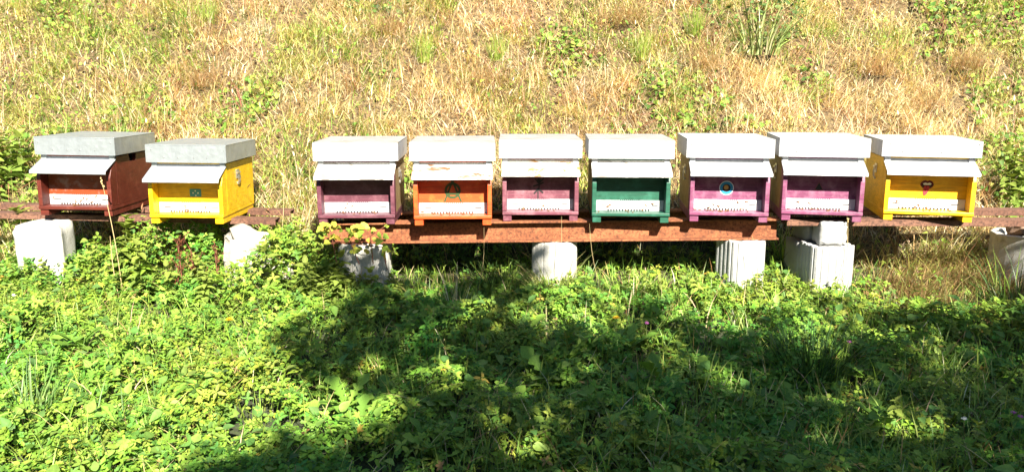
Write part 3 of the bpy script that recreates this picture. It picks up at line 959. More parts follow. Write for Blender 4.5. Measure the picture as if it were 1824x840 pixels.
# broad colour drift: paler and pinker towards the middle right
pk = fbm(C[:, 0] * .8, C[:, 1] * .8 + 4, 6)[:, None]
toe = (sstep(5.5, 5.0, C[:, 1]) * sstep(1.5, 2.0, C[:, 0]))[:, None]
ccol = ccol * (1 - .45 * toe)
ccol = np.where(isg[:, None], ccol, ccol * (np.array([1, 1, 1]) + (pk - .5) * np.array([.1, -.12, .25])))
beam_shade = sstep(5.45, 5.15, C[:, 1]) * sstep(-1.2, -1.0, C[:, 0]) * sstep(1.75, 1.5, C[:, 0])  # green plants under the beam, coloured darker to deepen the shade there
dk_ = rng.random(len(C)) < beam_shade
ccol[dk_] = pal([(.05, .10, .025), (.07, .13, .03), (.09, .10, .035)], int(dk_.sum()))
Lc = rng.uniform(.09, .25, len(C)) * (1 + .5 * (fbm(C[:, 0] * 1.3, C[:, 1] * 1.3, 7) - .5))
comb = -np.pi / 2 + (fbm(C[:, 0] * .9, C[:, 1] * .9, 3) - .5) * 6.0
idx = np.repeat(np.arange(len(C)), nb)
m = len(idx)
P = C[idx] + np.stack([rng.normal(0, .045, m), rng.normal(0, .045, m), np.zeros(m)], 1)
P[:, 2] = H(P[:, 0], P[:, 1]) - .01
az = np.where(rng.random(m) < .5, comb[idx] + rng.normal(0, .9, m), rng.uniform(0, 2 * np.pi, m))
col = np.clip(ccol[idx] * (1 + rng.normal(0, .27, (m, 1))), .01, .88)
dead = rng.random(m) < np.where(dk_[idx], .05, .3)
col[dead] = pal(STRAW, int(dead.sum()), .2)
ln = Lc[idx] * rng.uniform(.45, 1.2, m)
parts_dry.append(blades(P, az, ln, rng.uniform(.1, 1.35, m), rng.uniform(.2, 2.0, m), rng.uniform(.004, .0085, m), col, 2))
Q = hill_points(52000, 4.7)
m = len(Q)
g = rng.random(m) < greenness(Q[:, 0], Q[:, 1]) * .8
col = np.where(g[:, None], pal(GREEN + OLIVE, m), pal(STRAW, m, .2))
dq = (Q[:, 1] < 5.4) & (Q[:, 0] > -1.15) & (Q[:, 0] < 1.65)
col[dq] = pal([(.05, .10, .025), (.08, .12, .03)], int(dq.sum()))  # loose blades under the beam get the same shade-deepening dark green
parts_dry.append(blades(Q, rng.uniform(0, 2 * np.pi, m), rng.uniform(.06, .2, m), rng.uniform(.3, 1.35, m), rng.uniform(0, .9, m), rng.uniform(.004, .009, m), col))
# tall thin stalks with a seed head
Q = hill_points(5200)
m = len(Q)
col = pal(STRAW, m, .15)
az, ln, le, be = rng.uniform(0, 2 * np.pi, m), rng.uniform(.22, .48, m), rng.uniform(.0, .5, m), rng.uniform(.1, 1.1, m)
parts_dry.append(blades(Q, az, ln, le, be, .0026, col, 3))
tip = np.array(Q, float)
for i in range(3):
    a = le + be * ((i + .5) / 3)
    tip += np.stack([np.cos(az) * np.sin(a), np.sin(az) * np.sin(a), np.cos(a)], 1) * (ln / 3)[:, None]
parts_dry.append(stamp(LANCE, tip, az, np.pi / 2 - le - be, rng.uniform(.03, .06, m), col * .92))
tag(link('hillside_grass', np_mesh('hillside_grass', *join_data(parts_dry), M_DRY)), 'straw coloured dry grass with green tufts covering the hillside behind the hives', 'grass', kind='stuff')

# ---- small leaves creeping through the hillside grass
Q = hill_points(11500)
k = rng.random(len(Q)) < greenness(Q[:, 0], Q[:, 1]) ** 1.3 * .9
Q = Q[k]; m = len(Q)
Q[:, 2] += rng.uniform(.04, .2, m)
tag(link('hillside_leaves', np_mesh('hillside_leaves', *join_data([stamp(OVATE, Q, rng.uniform(0, 6.28, m), rng.uniform(-.6, .7, m), rng.uniform(.02, .042, m), pal([(.18, .28, .04), (.24, .34, .055), (.30, .36, .07), (.13, .22, .04)], m), rng.normal(0, .4, m), .75)]), M_LEAF)),
    'small green leaves growing through the dry hillside grass', 'leaves', kind='stuff')

# ---- ground cover in front of the hives
n = 128000
x = rng.uniform(-4.6, 4.6, n); y = rng.uniform(1.5, 5.0, n)
P = np.stack([x, y, H(x, y)], 1)
dryr = sstep(1.75, 2.15, x) * sstep(3.98, 4.22, y)
k = (in_view(P, 160) | (rng.random(n) < .05)) & (rng.random(n) > dryr * .93) & ~((y > 4.5) & (rng.random(n) < .75) & (x > -1.3)) & (rng.random(n) < .12 + .88 * sstep(.3, .5, .6 * vnoise(x * 6.5, y * 6.5, 3) + .4 * vnoise(x * 14, y * 14, 5)))
P = P[k]; x, y = P[:, 0], P[:, 1]; m = len(P)
can = .03 + .27 * fbm(x * 2.9, y * 2.9, 0) ** 1.9 + .07 * vnoise(x * 8, y * 8, 2)
can = can * (1 + 1.1 * sstep(4.0, 4.45, y) * sstep(-.9, -1.3, x) * sstep(-2.6, -2.2, x)) * (1 - .45 * sstep(4.05, 4.3, y) * sstep(-.8, -.6, x))
P[:, 2] += can * rng.random(m) ** .6
sp = fbm(x * 1.9, y * 1.9, 4) + rng.normal(0, .10, m)
warm = (.36 + .72 * fbm(x * 2.6, y * 2.6, 6))[:, None]
gcol = pal([(.165, .28, .035), (.22, .325, .038), (.11, .22, .038), (.27, .35, .055)], m, .16) * np.concatenate([warm * 1.25, np.ones((m, 1)), np.ones((m, 1))], 1)
yel = rng.random(m) < .012
gcol[yel] = pal([(.42, .33, .06), (.3, .2, .08)], int(yel.sum()))
az = rng.uniform(0, 2 * np.pi, m); til = rng.normal(.1, .38, m); rol = rng.normal(0, .38, m)
sel = np.where(sp < .38, 0, np.where(sp < .46, 1, np.where(sp < .58, 2, 3)))
sel = np.where(rng.random(m) < .3, rng.integers(0, 4, m), sel)
pts = []
for kk, T, s0, s1 in ((0, CUT, .022, .044), (1, CLOVER, .022, .042), (2, SPRIG, .03, .075), (3, BUTTER, .026, .052)):
    q = sel == kk
    pts.append(stamp(T, P[q], az[q], til[q], rng.uniform(s0, s1, int(q.sum())), gcol[q] * (1.0, 1.06, .95, .92)[kk], rol[q], .28))
q = rng.random(m) < .035
pts.append(stamp(OVATE, P[q] + np.array([0, 0, .02]), az[q], til[q] + .25, rng.uniform(.03, .062, int(q.sum())), pal([(.10, .2, .05), (.15, .25, .05), (.2, .3, .06)], int(q.sum())), rol[q], .28))
q = rng.random(m) < .05
pts.append(blades(P[q], rng.uniform(0, 6.28, int(q.sum())), rng.uniform(.06, .16, int(q.sum())), rng.uniform(.9, 1.6, int(q.sum())), .2, rng.uniform(.002, .005, int(q.sum())), pal([(.4, .3, .14), (.25, .17, .08), (.5, .42, .2)], int(q.sum())), 2))
tag(link('ground_cover', np_mesh('ground_cover', *join_data(pts), M_LEAF)), 'dense low leafy ground cover filling the foreground below the hives', 'ground cover', kind='stuff')

# ---- green grass blades among it
n = 70000
x = rng.uniform(-4.6, 4.6, n); y = rng.uniform(1.5, 5.0, n)
P = np.stack([x, y, H(x, y) - .005], 1)
dens = .2 + .25 * sstep(-.3, .6, x) * sstep(3.9, 3.6, y) + .8 * sstep(.5, .72, fbm(x * 2.2 + 8, y * 2.2, 1)) + .9 * sstep(4.05, 4.3, y) * sstep(-1.4, -.9, x) + .5 * sstep(1.75, 2.1, x) * sstep(3.9, 4.2, y)
k = in_view(P, 220) & (rng.random(n) < dens) & ~((y > 4.55) & (rng.random(n) < .7))
P = P[k]; m = len(P)
dry = rng.random(m) < .12 + .5 * sstep(1.8, 2.2, P[:, 0]) * sstep(4.0, 4.2, P[:, 1])
BRN = [(.34, .23, .11), (.28, .17, .07), (.42, .30, .14), (.3, .28, .08)]
rz_ = (P[:, 0] > 1.8) & (P[:, 1] > 3.95)
col = np.where(dry[:, None], np.where(rz_[:, None], pal(BRN, m), pal(STRAW, m, .2) * .8), np.where(rz_[:, None], pal([(.13, .2, .04), (.2, .24, .06)], m), pal(GREEN, m) * .85))
tag(link('meadow_grass', np_mesh('meadow_grass', *blades(P, rng.uniform(0, 6.28, m), rng.uniform(.08, .26, m) * (1 - .25 * sstep(4.05, 4.25, P[:, 1])), rng.uniform(.0, .5, m), rng.uniform(.1, 1.3, m), rng.uniform(.003, .008, m), col, 3), M_GRASS)),
    'thin grass blades standing between the leaves in the foreground', 'grass', kind='stuff')

# ------------------------------------------------------------------ single plants
def tussock(name, loc, n, length, spread, width, cols, label, cat='grass clump', lean=(.0, .7), bend=(.2, 1.4), seg=4, mat=None, azb=None, group=None, base=.05):
    root = empty(name, loc)
    m = n
    a = rng.uniform(0, 2 * np.pi, m)
    r_ = base * np.sqrt(rng.random(m))
    P = np.stack([r_ * np.cos(a), r_ * np.sin(a), np.full(m, -.02)], 1)
    az = a + rng.normal(0, .6, m) if azb is None else azb + rng.normal(0, spread, m)
    col = pal(cols, m, .18)
    msh = np_mesh('blades', *blades(P, az, length * rng.uniform(.5, 1.1, m), rng.uniform(*lean, m), rng.uniform(*bend, m), width * rng.uniform(.7, 1.2, m), col, seg), mat or M_GRASS)
    o = link('blades', msh, root)
    o['kind'] = 'stuff'
    return tag(root, label, cat, group)
def g0(px, py, dz=0):
    p = hit(px, py)
    return (p.x, p.y, p.z + dz)
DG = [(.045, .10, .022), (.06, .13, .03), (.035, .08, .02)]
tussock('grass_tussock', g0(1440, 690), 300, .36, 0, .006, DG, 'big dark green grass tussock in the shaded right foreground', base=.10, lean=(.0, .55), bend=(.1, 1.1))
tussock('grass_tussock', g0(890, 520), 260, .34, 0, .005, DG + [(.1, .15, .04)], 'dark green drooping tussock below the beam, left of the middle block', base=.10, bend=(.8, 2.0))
tussock('grass_tussock', g0(985, 530), 280, .34, 0, .0045, [(.3, .34, .1), (.5, .42, .2), (.2, .3, .07)], 'pale yellow green tussock in front of the middle concrete block', base=.09, bend=(.4, 1.6))
tussock('grass_tussock', g0(60, 760), 150, .30, 0, .007, [(.1, .19, .05), (.14, .24, .06)], 'blue green grass tuft in the lower left corner', base=.09)
tussock('grass_tussock', g0(640, 525), 110, .24, 0, .004, STRAW, 'dry straw tuft under the plum hive', base=.08)
tussock('grass_tussock', g0(812, 560), 26, .30, 0, .005, STRAW[:3], 'few upright straw blades below the orange hive', base=.05, lean=(0, .25), bend=(0, .5))
tussock('grass_tussock', g0(655, 560), 60, .25, 0, .006, GREEN, 'light green grass tuft in the sunny middle of the meadow', base=.06)
tussock('grass_tussock', g0(660, 500), 70, .28, 0, .006, GREEN, 'green grass tuft right of the block under the plum hive', base=.08)
tussock('grass_tussock', g0(1130, 540), 120, .24, 0, .0055, GREEN, 'bright green grass tuft below the green hive', base=.12)
tussock('grass_tussock', g0(530, 420), 130, .42, 0, .004, STRAW[:3] + GREEN[:2], 'tall mixed straw and green tuft in the gap beside the plum hive', base=.12)
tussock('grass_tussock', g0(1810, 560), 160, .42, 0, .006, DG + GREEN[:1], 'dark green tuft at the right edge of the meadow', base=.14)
tussock('grass_tussock', g0(1395, 470), 60, .34, 0, .006, GREEN, 'green tuft between the two ribbed blocks at the right', base=.05, lean=(0, .4), bend=(.1, .9))
BR = [(.30, .19, .09), (.24, .14, .06), (.4, .28, .13), (.32, .27, .09)]
for i, (a, b, lab) in enumerate(((1590, 520, 'brown dry tussock below the right yellow hive, next to the ribbed block'), (1650, 548, 'nearest brown dry tussock at the foot of the slope on the right'),
                                 (1700, 510, 'brown dry tussock below the rail, right of the yellow hive'), (1760, 520, 'brown dry tussock in front of the concrete ring'), (1620, 480, 'mixed dry tussock directly under the right yellow hive'), (1690, 470, 'mixed dry tussock under the right rail'))):
    tussock('grass_tussock', g0(a, b), 230, .34, .9, .0045, BR if i < 4 else BR + OLIVE, lab, base=.15, azb=-1.57, lean=(.0, .6), bend=(.5, 1.9), mat=M_DRY)
# on the slope
tussock('reed_clump', g0(1345, 95), 115, .55, 0, .015, [(.4, .46, .2), (.55, .55, .32), (.26, .34, .1), (.1, .15, .04)], 'tall clump of broad pale green blades at the top edge of the slope', base=.22, lean=(.05, .6), bend=(.3, 1.5), seg=5)
for a, b, lab in ((1140, 105, 'feathery bright green tuft high on the slope above the green hive'), (885, 105, 'feathery bright green tuft on the slope above the gap of orange and pink hives'), (755, 108, 'narrow green tuft on the slope above the orange hive'),
                  (1235, 62, 'yellow green feathery tuft at the top, left of the reed clump'), (150, 45, 'green tuft at the top left of the slope'), (370, 40, 'green tuft at the top above the left yellow hive')):
    tussock('grass_tussock', g0(a, b), 170, .27, 0, .0032, [(.26, .36, .05), (.2, .3, .05), (.32, .38, .08)], lab, base=.07, lean=(0, .35), bend=(0, .6))
# dry drooping tussocks that stand out
for a, b, lab in ((1120, 40, 'pale straw tussock drooping at the top middle of the slope'), (870, 150, 'straw tussock drooping above the orange hive'), (1260, 120, 'pinkish straw tussock below the reed clump'), (700, 60, 'straw tussock at the top left of the middle'),
                  (370, 150, 'pale matted straw tussock above the left yellow hive'), (1560, 130, 'long straw tussock above the triangle hive'), (1720, 120, 'flattened straw tussock above the right yellow hive'), (1640, 190, 'leaning straw tussock just above the right yellow hive lid')):
    tussock('grass_tussock', g0(a, b), 230, .36, .8, .004, [(.6, .46, .25), (.56, .40, .24), (.5, .34, .16)], lab, base=.13, azb=-1.57 + rng.normal(0, .3), lean=(.1, .8), bend=(.6, 2.0), mat=M_DRY)

# leafy upright weeds (nettle-like)
M_STEM = mat_plain('green_stem', (.14, .17, .05), .7)
M_DSTEM = mat_plain('dry_stem', (.4, .3, .14), .8)
M_RSTEM = mat_plain('red_brown_stem', (.17, .055, .03), .8)
def nettle_meshes(seed):
    r2 = np.random.default_rng(seed)
    h = 1.0
    bx, by = r2.normal(0, .06, 2)
    pts = [(bx * (i / 5) ** 2, by * (i / 5) ** 2, h * i / 5) for i in range(6)]
    st = MB().tube(pts, [.009, .009, .008, .007, .005, .003], 5).mesh('stem', M_STEM)
    Pn, az, ti, sc, cl = [], [], [], [], []
    for i in range(15):
        t = .12 + .88 * i / 14
        a0 = i * 1.57 + r2.normal(0, .25)
        for s_ in (0, np.pi):
            Pn.append((bx * t * t, by * t * t, h * t)); az.append(a0 + s_); ti.append(r2.normal(.15 if t < .9 else .7, .3))
            sc.append((.30 - .19 * t) * r2.uniform(.75, 1.25) + .04)
            g = r2.uniform(.8, 1.2)
            cl.append((.16 * g * (1 + .35 * t), .265 * g, .05 * g))
    m = len(Pn)
    lf = np_mesh('foliage', *stamp(TOOTH, np.array(Pn), np.array(az), np.array(ti), np.array(sc), np.array(cl), r2.normal(0, .3, m)), M_LEAF)
    return st, lf
NET = [nettle_meshes(40 + i) for i in range(5)]
def nettle(loc, h, label, group):
    st, lf = NET[int(rng.integers(5))]
    root = empty('leafy_weed', loc, (rng.normal(0, .12), rng.normal(0, .12), rng.uniform(0, 6.28)))
    root.scale = (h,) * 3
    link('stem', st, root)
    o = link('foliage', lf, root); o['kind'] = 'stuff'
    tag(root, label, 'weed', group)
for i in range(58):
    px = rng.uniform(-60, 600); Y = rng.uniform(4.12, 4.52)
    if 255 < px < 400: hh = rng.uniform(.2, .32)
    elif px > 500: hh = rng.uniform(.18, .32)
    else: hh = rng.uniform(.24, .40)
    if px < 165: hh = rng.uniform(.08, .15); Y = rng.uniform(4.1, 4.35)
    if 380 < px < 520: hh = rng.uniform(.08, .14); Y = rng.uniform(4.05, 4.25)
    p = gp(px, Y, -.01)
    nettle(p, hh, 'leafy green weed among those growing up below the left hives', 'leafy weeds below the left hives')
for (px, Y, hh, lab) in ((205, 4.50, .43, 'tall leafy weed rising in front of the maroon hive right corner'), (240, 4.55, .45, 'tallest leafy weed, in the gap between maroon and yellow hive'), (30, 4.55, .34, 'leafy weed left of the rough white block'), (55, 4.75, .42, 'leafy weed behind the rail end at the far left')):
    nettle(gp(px, Y, -.01), hh, lab, 'tall weeds beside the left hives')
for i in range(16):
    px = rng.uniform(1100, 1500); Y = rng.uniform(4.1, 4.3)
    nettle(gp(px, Y, -.01), rng.uniform(.12, .21), 'low leafy weed at the foot of the ribbed blocks on the right', 'low weeds by the ribbed blocks')
for i in range(12):
    px = rng.uniform(-20, 60) if i < 6 else rng.uniform(1775, 1850)
    Y = rng.uniform(5.1, 5.6)
    nettle(gp(px, Y, -.01), rng.uniform(.3, .45), 'leafy weed at the foot of the slope by the ' + ('left' if i < 6 else 'right') + ' edge', 'weeds at the foot of the slope, ' + ('left' if i < 6 else 'right') + ' edge')

for i in range(26):
    px = rng.uniform(545, 720); Y = rng.uniform(4.14, 4.34)
    nettle(gp(px, Y, -.01), rng.uniform(.14, .24), 'leafy weed in the thicket around the block under the plum hive', 'weeds around the block under the plum hive')
for i in range(30):
    px = rng.uniform(720, 1420); Y = rng.uniform(4.0, 4.32)
    nettle(gp(px, Y, -.01), rng.uniform(.06, .13), 'low leafy weed in the strip below the rusty beam', 'weeds below the rusty beam')
for i in range(40):
    px, Y = rng.uniform(-100, 1900), rng.uniform(2.5, 4.0)
    x_ = (px - 912) / 1404 * Y
    nettle((x_, Y, float(H(x_, Y)) - .01), rng.uniform(.09, .2), 'small upright leafy weed standing out of the meadow ground cover', 'small weeds in the meadow')

for i in range(12):
    px = rng.uniform(585, 705)
    nettle(gp(px, rng.uniform(4.30, 4.38), -.01), rng.uniform(.14, .2), 'leafy weed close in front of the block under the plum hive', 'weeds close to the block under the plum hive')
for i in range(9):
    px = rng.uniform(940, 1035)
    nettle(gp(px, rng.uniform(4.28, 4.38), -.01), rng.uniform(.10, .16), 'low leafy weed close in front of the middle concrete block', 'weeds close to the middle block')

for i in range(10):
    nettle(gp(rng.uniform(10, 150), rng.uniform(4.40, 4.47), -.01), rng.uniform(.13, .22), 'leafy weed close in front of the rough white block at the far left', 'weeds close to the far left block')
for i in range(14):
    nettle(gp(rng.uniform(495, 580), rng.uniform(4.35, 4.75), -.01), rng.uniform(.26, .40), 'tall leafy weed in the gap between the left yellow and the plum hive', 'tall weeds in the gap left of the plum hive')
for i in range(8):
    nettle(gp(rng.uniform(1270, 1530), rng.uniform(4.26, 4.33), -.01), rng.uniform(.13, .2), 'leafy weed close in front of the two ribbed blocks on the right', 'weeds close to the ribbed blocks')

# dried dock stalks, red-brown
def dock(loc, h, n_side, label, lean=(0, 0)):
    root = empty('dried_dock', loc, (lean[0], lean[1], rng.uniform(0, 6)))
    mb = MB().tube([(0, 0, 0), (.005, 0, h * .5), (.0, .01, h)], [.004, .0035, .002], 5)
    Sd = []
    for i in range(n_side):
        t = rng.uniform(.25, 1); a = rng.uniform(0, 6.28); l = rng.uniform(.05, .14) * (1.2 - t * .6)
        p0 = Vector((0, 0, h * t)); p1 = p0 + Vector((math.cos(a) * l * .6, math.sin(a) * l * .6, l))
        mb.tube([p0, p1], [.0022, .0012], 4)
        for k in range(16): Sd.append(tuple(p0.lerp(p1, rng.uniform(.1, 1)) + Vector(rng.normal(0, .006, 3))))
    for k in range(40): Sd.append((rng.normal(0, .007), rng.normal(0, .007), h * rng.uniform(.45, 1)))
    mb.build('stalk', M_RSTEM, root)
    m = len(Sd)
    o = link('seeds', np_mesh('seeds', *stamp(ROUND, np.array(Sd), rng.uniform(0, 6.28, m), rng.uniform(-1.4, 1.4, m), rng.uniform(.008, .013, m), pal([(.16, .05, .025), (.22, .08, .04), (.10, .035, .02)], m)), M_LEAF), root)
    o['kind'] = 'stuff'
    tag(root, label, 'dried plant')
dock(gp(318, 4.30, 0), .40, 9, 'tall red brown dried dock stalk in front of the left yellow hive', (.05, -.03))
dock(gp(345, 4.27, 0), .33, 7, 'shorter red brown dock stalk just right of the tall one', (.0, .18))
dock(gp(385, 4.34, 0), .31, 6, 'red brown dock stalk leaning by the chipped stone', (.1, .22))
dock(gp(300, 4.22, 0), .22, 5, 'small red brown dock stalk left of the tall one', (-.05, -.2))

# straw stalks
def stalk(p0, p1, sag, label, head=.05, rad=.0022, mat=None):
    p0, p1 = Vector(p0), Vector(p1)
    root = empty('straw_stalk', p0)
    pts = [(p1 - p0) * t + Vector((sag * math.sin(t * 3.14), 0, 0)) for t in np.linspace(0, 1, 7)]
    MB().tube(pts, [rad] * 5 + [rad * .8, rad * .5], 5).build('stem', mat or M_DSTEM, root)
    if head:
        d = (pts[-1] - pts[-2]).normalized()
        hb = MB()
        for k in range(9):
            q = pts[-1] + d * (k / 9 - .5) * head + Vector(rng.normal(0, .003, 3))
            hb.ball(q, (.004, .004, .007), 5, 4)
        hb.build('seed_head', M_DSTEM, root)
    tag(root, label, 'stalk')
stalk(gp(212, 4.38, 0), at(182, 325, 4.46), .012, 'straw stalk with seed head standing before the maroon hive', .06)
stalk(gp(206, 4.30, 0), at(196, 420, 4.34), -.01, 'pale straw stalk among the weeds below the maroon hive', 0)
stalk(gp(1345, 4.28, 0), at(1340, 420, 4.3), .03, 'thin straw stalk before the right ribbed block', .0, .0016)
stalk(gp(845, 4.33, 0), at(862, 405, 4.36), .02, 'thin straw stalk in front of the beam below the orange hive', 0, .001)
stalk(gp(1080, 4.33, 0), at(1050, 398, 4.36), -.02, 'thin curved stalk in front of the beam by the green hive', 0, .001)
stalk(gp(985, 4.33, 0), at(1000, 385, 4.36), .02, 'thin stalk rising in front of the pink hive', 0, .001)
stalk(gp(480, 4.7, 0), at(505, 318, 4.95), .03, 'thin straw stalk right of the left yellow hive', .04, .0018)
stalk(gp(1500, 4.3, 0), at(1510, 385, 4.36), .02, 'thin straw stalk right of the small square block', .05, .0018)

# bramble with yellowing leaves under the plum hive: every leaf a part
def leaf_mesh(T, scale, col, name='leaf', mat=None, veins=True):
    V, F = T
    lp = np.concatenate([np.array(f) for f in F]); sz = np.array([len(f) for f in F])
    c = np.repeat(np.array([col]), len(V), 0)
    return np_mesh(name, V * scale, lp, sz, c, mat or M_LEAF)
BRL = [leaf_mesh(IVY, 1, c) for c in ((.42, .44, .06), (.46, .40, .07), (.30, .38, .05), (.18, .28, .04), (.5, .36, .06), (.24, .33, .05))]
br = empty('bramble', gp(640, 4.36, 0))
b0 = br.location
for k, (pa, pb, pc) in enumerate((((600, 470), (590, 415), (585, 398)), ((640, 470), (620, 420), (640, 398)), ((665, 470), (660, 420), (690, 400)), ((690, 480), (680, 440), (600, 430)))):
    q = [at(*u, Y) - b0 for u, Y in zip((pa, pb, pc), (4.34, 4.32, 4.33))]
    MB().tube(q, [.003, .0025, .0015], 5).build('cane', M_RSTEM, br)
for k in range(62):
    px, py = rng.uniform(565, 700), 0
    py = rng.uniform(395, 432) if px < 650 else rng.uniform(403, 450)
    if k < 8: px, py = rng.uniform(600, 660), rng.uniform(425, 452)
    p = at(px, py, rng.uniform(4.27, 4.36)) - b0
    sc = rng.uniform(.022, .052)
    link('leaf', BRL[int(rng.integers(6))], br, p, (rng.uniform(.3, 1.2), rng.normal(0, .4), rng.uniform(-1.5, 1.5)), sc)
tag(br, 'bramble with yellowing leaves under the plum hive', 'bramble')

# bramble bushes on the slope
def bush(px, py, r_, n, h, label, cols=None, sc=(.022, .046)):
    r_, h, n = r_ * 1.35, h * .6, int(n * .8)
    p = hit(px, py)
    root = empty('bramble_bush', p)
    mb = MB()
    for k in range(6):
        a = rng.uniform(0, 6.28); l = rng.uniform(.4, 1) * r_
        mb.tube([(0, 0, -.02), (math.cos(a) * l * .5, math.sin(a) * l * .5, h * .9 + math.sin(a) * l * .4), (math.cos(a) * l, math.sin(a) * l, h * .6 + math.sin(a) * l * .8)], [.004, .003, .0015], 4)
    mb.build('canes', M_RSTEM, root)
    a = rng.uniform(0, 6.28, n); rr = r_ * np.sqrt(rng.random(n)) * (.6 + .6 * vnoise(a * 1.3 + px, a * 0 + py, 2))
    x, y = rr * np.cos(a), rr * np.sin(a)
    z = H(x + p.x, y + p.y) - p.z + h * rng.uniform(.35, 1.1, n) * (1 - .5 * (rr / r_) ** 2)
    o = link('foliage', np_mesh('foliage', *stamp(IVY, np.stack([x, y, z], 1), rng.uniform(0, 6.28, n), rng.normal(-.1, .5, n), rng.uniform(*sc, n), pal(cols or [(.13, .23, .035), (.19, .30, .045), (.09, .17, .03), (.30, .33, .07)], n, .18), rng.normal(0, .5, n), .7), M_LEAF), root)
    o['kind'] = 'stuff'
    tag(root, label, 'bramble')
bush(250, 222, .28, 240, .16, 'small bramble on the slope just above the gap of the left hives')
bush(435, 205, .24, 240, .2, 'dark green bramble on the slope above the left yellow hive right corner')
bush(1215, 215, .40, 420, .13, 'largest green bramble patch, on the slope above the green hive')
bush(1195, 170, .22, 170, .12, 'small bramble at the upper left of the large patch')
bush(1005, 100, .24, 220, .16, 'small bramble high on the slope above the pink hive')
bush(1685, 55, .26, 330, .32, 'dark bramble at the top of the slope on the right')
bush(1800, 45, .3, 330, .3, 'dark bramble in the top right corner')
bush(1812, 330, .26, 330, .3, 'green bramble right of the right yellow hive at the edge')
bush(1800, 220, .28, 260, .2, 'green bramble on the slope at the right edge, halfway up')
bush(1350, 30, .34, 380, .22, 'dark leafy bush behind the reed clump', [(.05, .09, .022), (.07, .12, .03), (.12, .18, .05)])
bush(690, 5, .25, 260, .25, 'dark bramble at the top edge left of the middle', [(.06, .10, .025), (.1, .16, .04)])
bush(150, 20, .35, 300, .2, 'green bramble in the top left of the slope')
bush(20, 340, .4, 420, .28, 'green bramble behind the rail at the left edge')
bush(725, 345, .16, 120, .16, 'small green bramble in the gap of plum and orange hives')
bush(1440, 150, .22, 150, .14, 'pale green creeping bramble above the triangle hive')

# dandelions and broad-leaved rosettes in the meadow: every leaf a part
DAND = leaf_tmpl([(.15, .03), (.25, .10), (.3, .04), (.42, .15), (.47, .06), (.6, .19), (.65, .09), (.8, .19), (.9, .12)], .25, .28)
SPOON = leaf_tmpl([(.2, .03), (.4, .09), (.6, .15), (.8, .14), (.94, .07)], .3, .35)
DM = [leaf_mesh(DAND, 1, c) for c in ((.15, .28, .04), (.2, .33, .05), (.12, .23, .035))]
SM = [leaf_mesh(SPOON, 1, c) for c in ((.17, .28, .05), (.13, .23, .04), (.2, .3, .06))]
def rosette(px, py, n, l, ms, label, up=(.35, 1.05), group=None):
    root = empty('rosette', g0(px, py, .065))
    for k in range(n):
        e = Euler((rng.normal(0, .25), -rng.uniform(*up), k * 6.28 / n + rng.normal(0, .3)))
        link('leaf', ms[k % len(ms)], root, (0, 0, 0), e, l * rng.uniform(.7, 1.15))
    tag(root, label, 'rosette', group)
for px, py, n, l, ms, lab in (
        (1010, 665, 9, .17, DM, 'dandelion rosette with upright leaves in the middle of the shaded meadow'), (1040, 765, 5, .13, DM, 'dandelion lit by a spot of sun at the lower middle'),
        (785, 690, 7, .13, DM, 'sunlit dandelion rosette left of the middle'), (645, 790, 7, .15, DM, 'dandelion rosette at the bottom, edge of the sunny part'),
        (215, 790, 8, .16, DM, 'dandelion rosette at the bottom left'), (340, 560, 6, .12, DM, 'dandelion rosette in the sun below the dock stalks'),
        (1240, 705, 6, .13, DM, 'shaded dandelion rosette left of the big tussock'), (1135, 820, 8, .15, DM, 'shaded dandelion rosette at the bottom, right of the middle'),
        (1560, 640, 6, .12, DM, 'shaded dandelion right of the big tussock'), (905, 760, 6, .13, DM, 'shaded dandelion at the lower middle'), (1185, 600, 6, .13, DM, 'dandelion in the half shade below the green hive'),
        (420, 825, 5, .11, SM, 'pale broad-leaved plantain at the bottom left of the middle'), (1000, 815, 5, .13, SM, 'shaded broad-leaved plantain at the bottom middle'), (320, 690, 7, .10, SM, 'pale plantain in the sunny left meadow'),
        (690, 775, 4, .10, SM, 'blue green plantain beside the bottom dandelion'), (1115, 720, 5, .10, SM, 'shaded plantain below the green hive'), (130, 640, 6, .11, SM, 'plantain at the left in the sun'), (1490, 625, 4, .10, SM, 'plantain with one sunlit leaf behind the big tussock'),
        (1340, 790, 6, .10, SM, 'shaded plantain at the bottom right'), (560, 690, 6, .1, SM, 'plantain at the edge of the tree shade on the left')):
    rosette(px, py, n, l, ms, lab)

for i in range(26):
    rosette(rng.uniform(30, 1800), rng.uniform(590, 835), int(rng.integers(5, 9)), rng.uniform(.10, .18), DM, 'leaf rosette half sunk in the ground cover of the meadow', group='rosettes sunk in the ground cover')

# flowers
M_YEL = mat_plain('yellow_petal', (.85, .55, .01))
M_PNK = mat_plain('pink_petal', (.45, .12, .36))
M_WHT = mat_plain('white_petal', (.75, .75, .68))
def flower(px, py, h, kind, label):
    p = g0(px, py)
    root = empty('flower', p)
    MB().tube([(0, 0, -.02), (.003, 0, h * .5), (0, 0, h)], .0016, 5).build('stem', M_STEM, root)
    mb = MB()
    if kind == 'dandelion':
        for ring, nn, rr, zz in ((0, 16, .019, 0), (1, 12, .014, .004), (2, 8, .008, .007)):
            for k in range(nn):
                a = 6.28 * k / nn + ring
                c, s_ = math.cos(a), math.sin(a)
                mb.add([(0, 0, h + zz), (c * rr - s_ * .003, s_ * rr + c * .003, h + zz + .004), (c * rr + s_ * .003, s_ * rr - c * .003, h + zz + .004)], [(0, 1, 2)])
        mb.build('petals', M_YEL, root)
    else:
        for k in range(40):
            d = Vector(rng.normal(0, 1, 3)).normalized(); d.z = abs(d.z) * 1.1
            t = d.orthogonal().normalized() * .0022
            q = Vector((0, 0, h))
            mb.add([q + t, q - t, q + d * .012], [(0, 1, 2)])
        mb.ball((0, 0, h + .002), .006, 6, 4)
        mb.build('petals', M_PNK if kind == 'pink' else M_WHT, root)
    tag(root, label, 'flower')
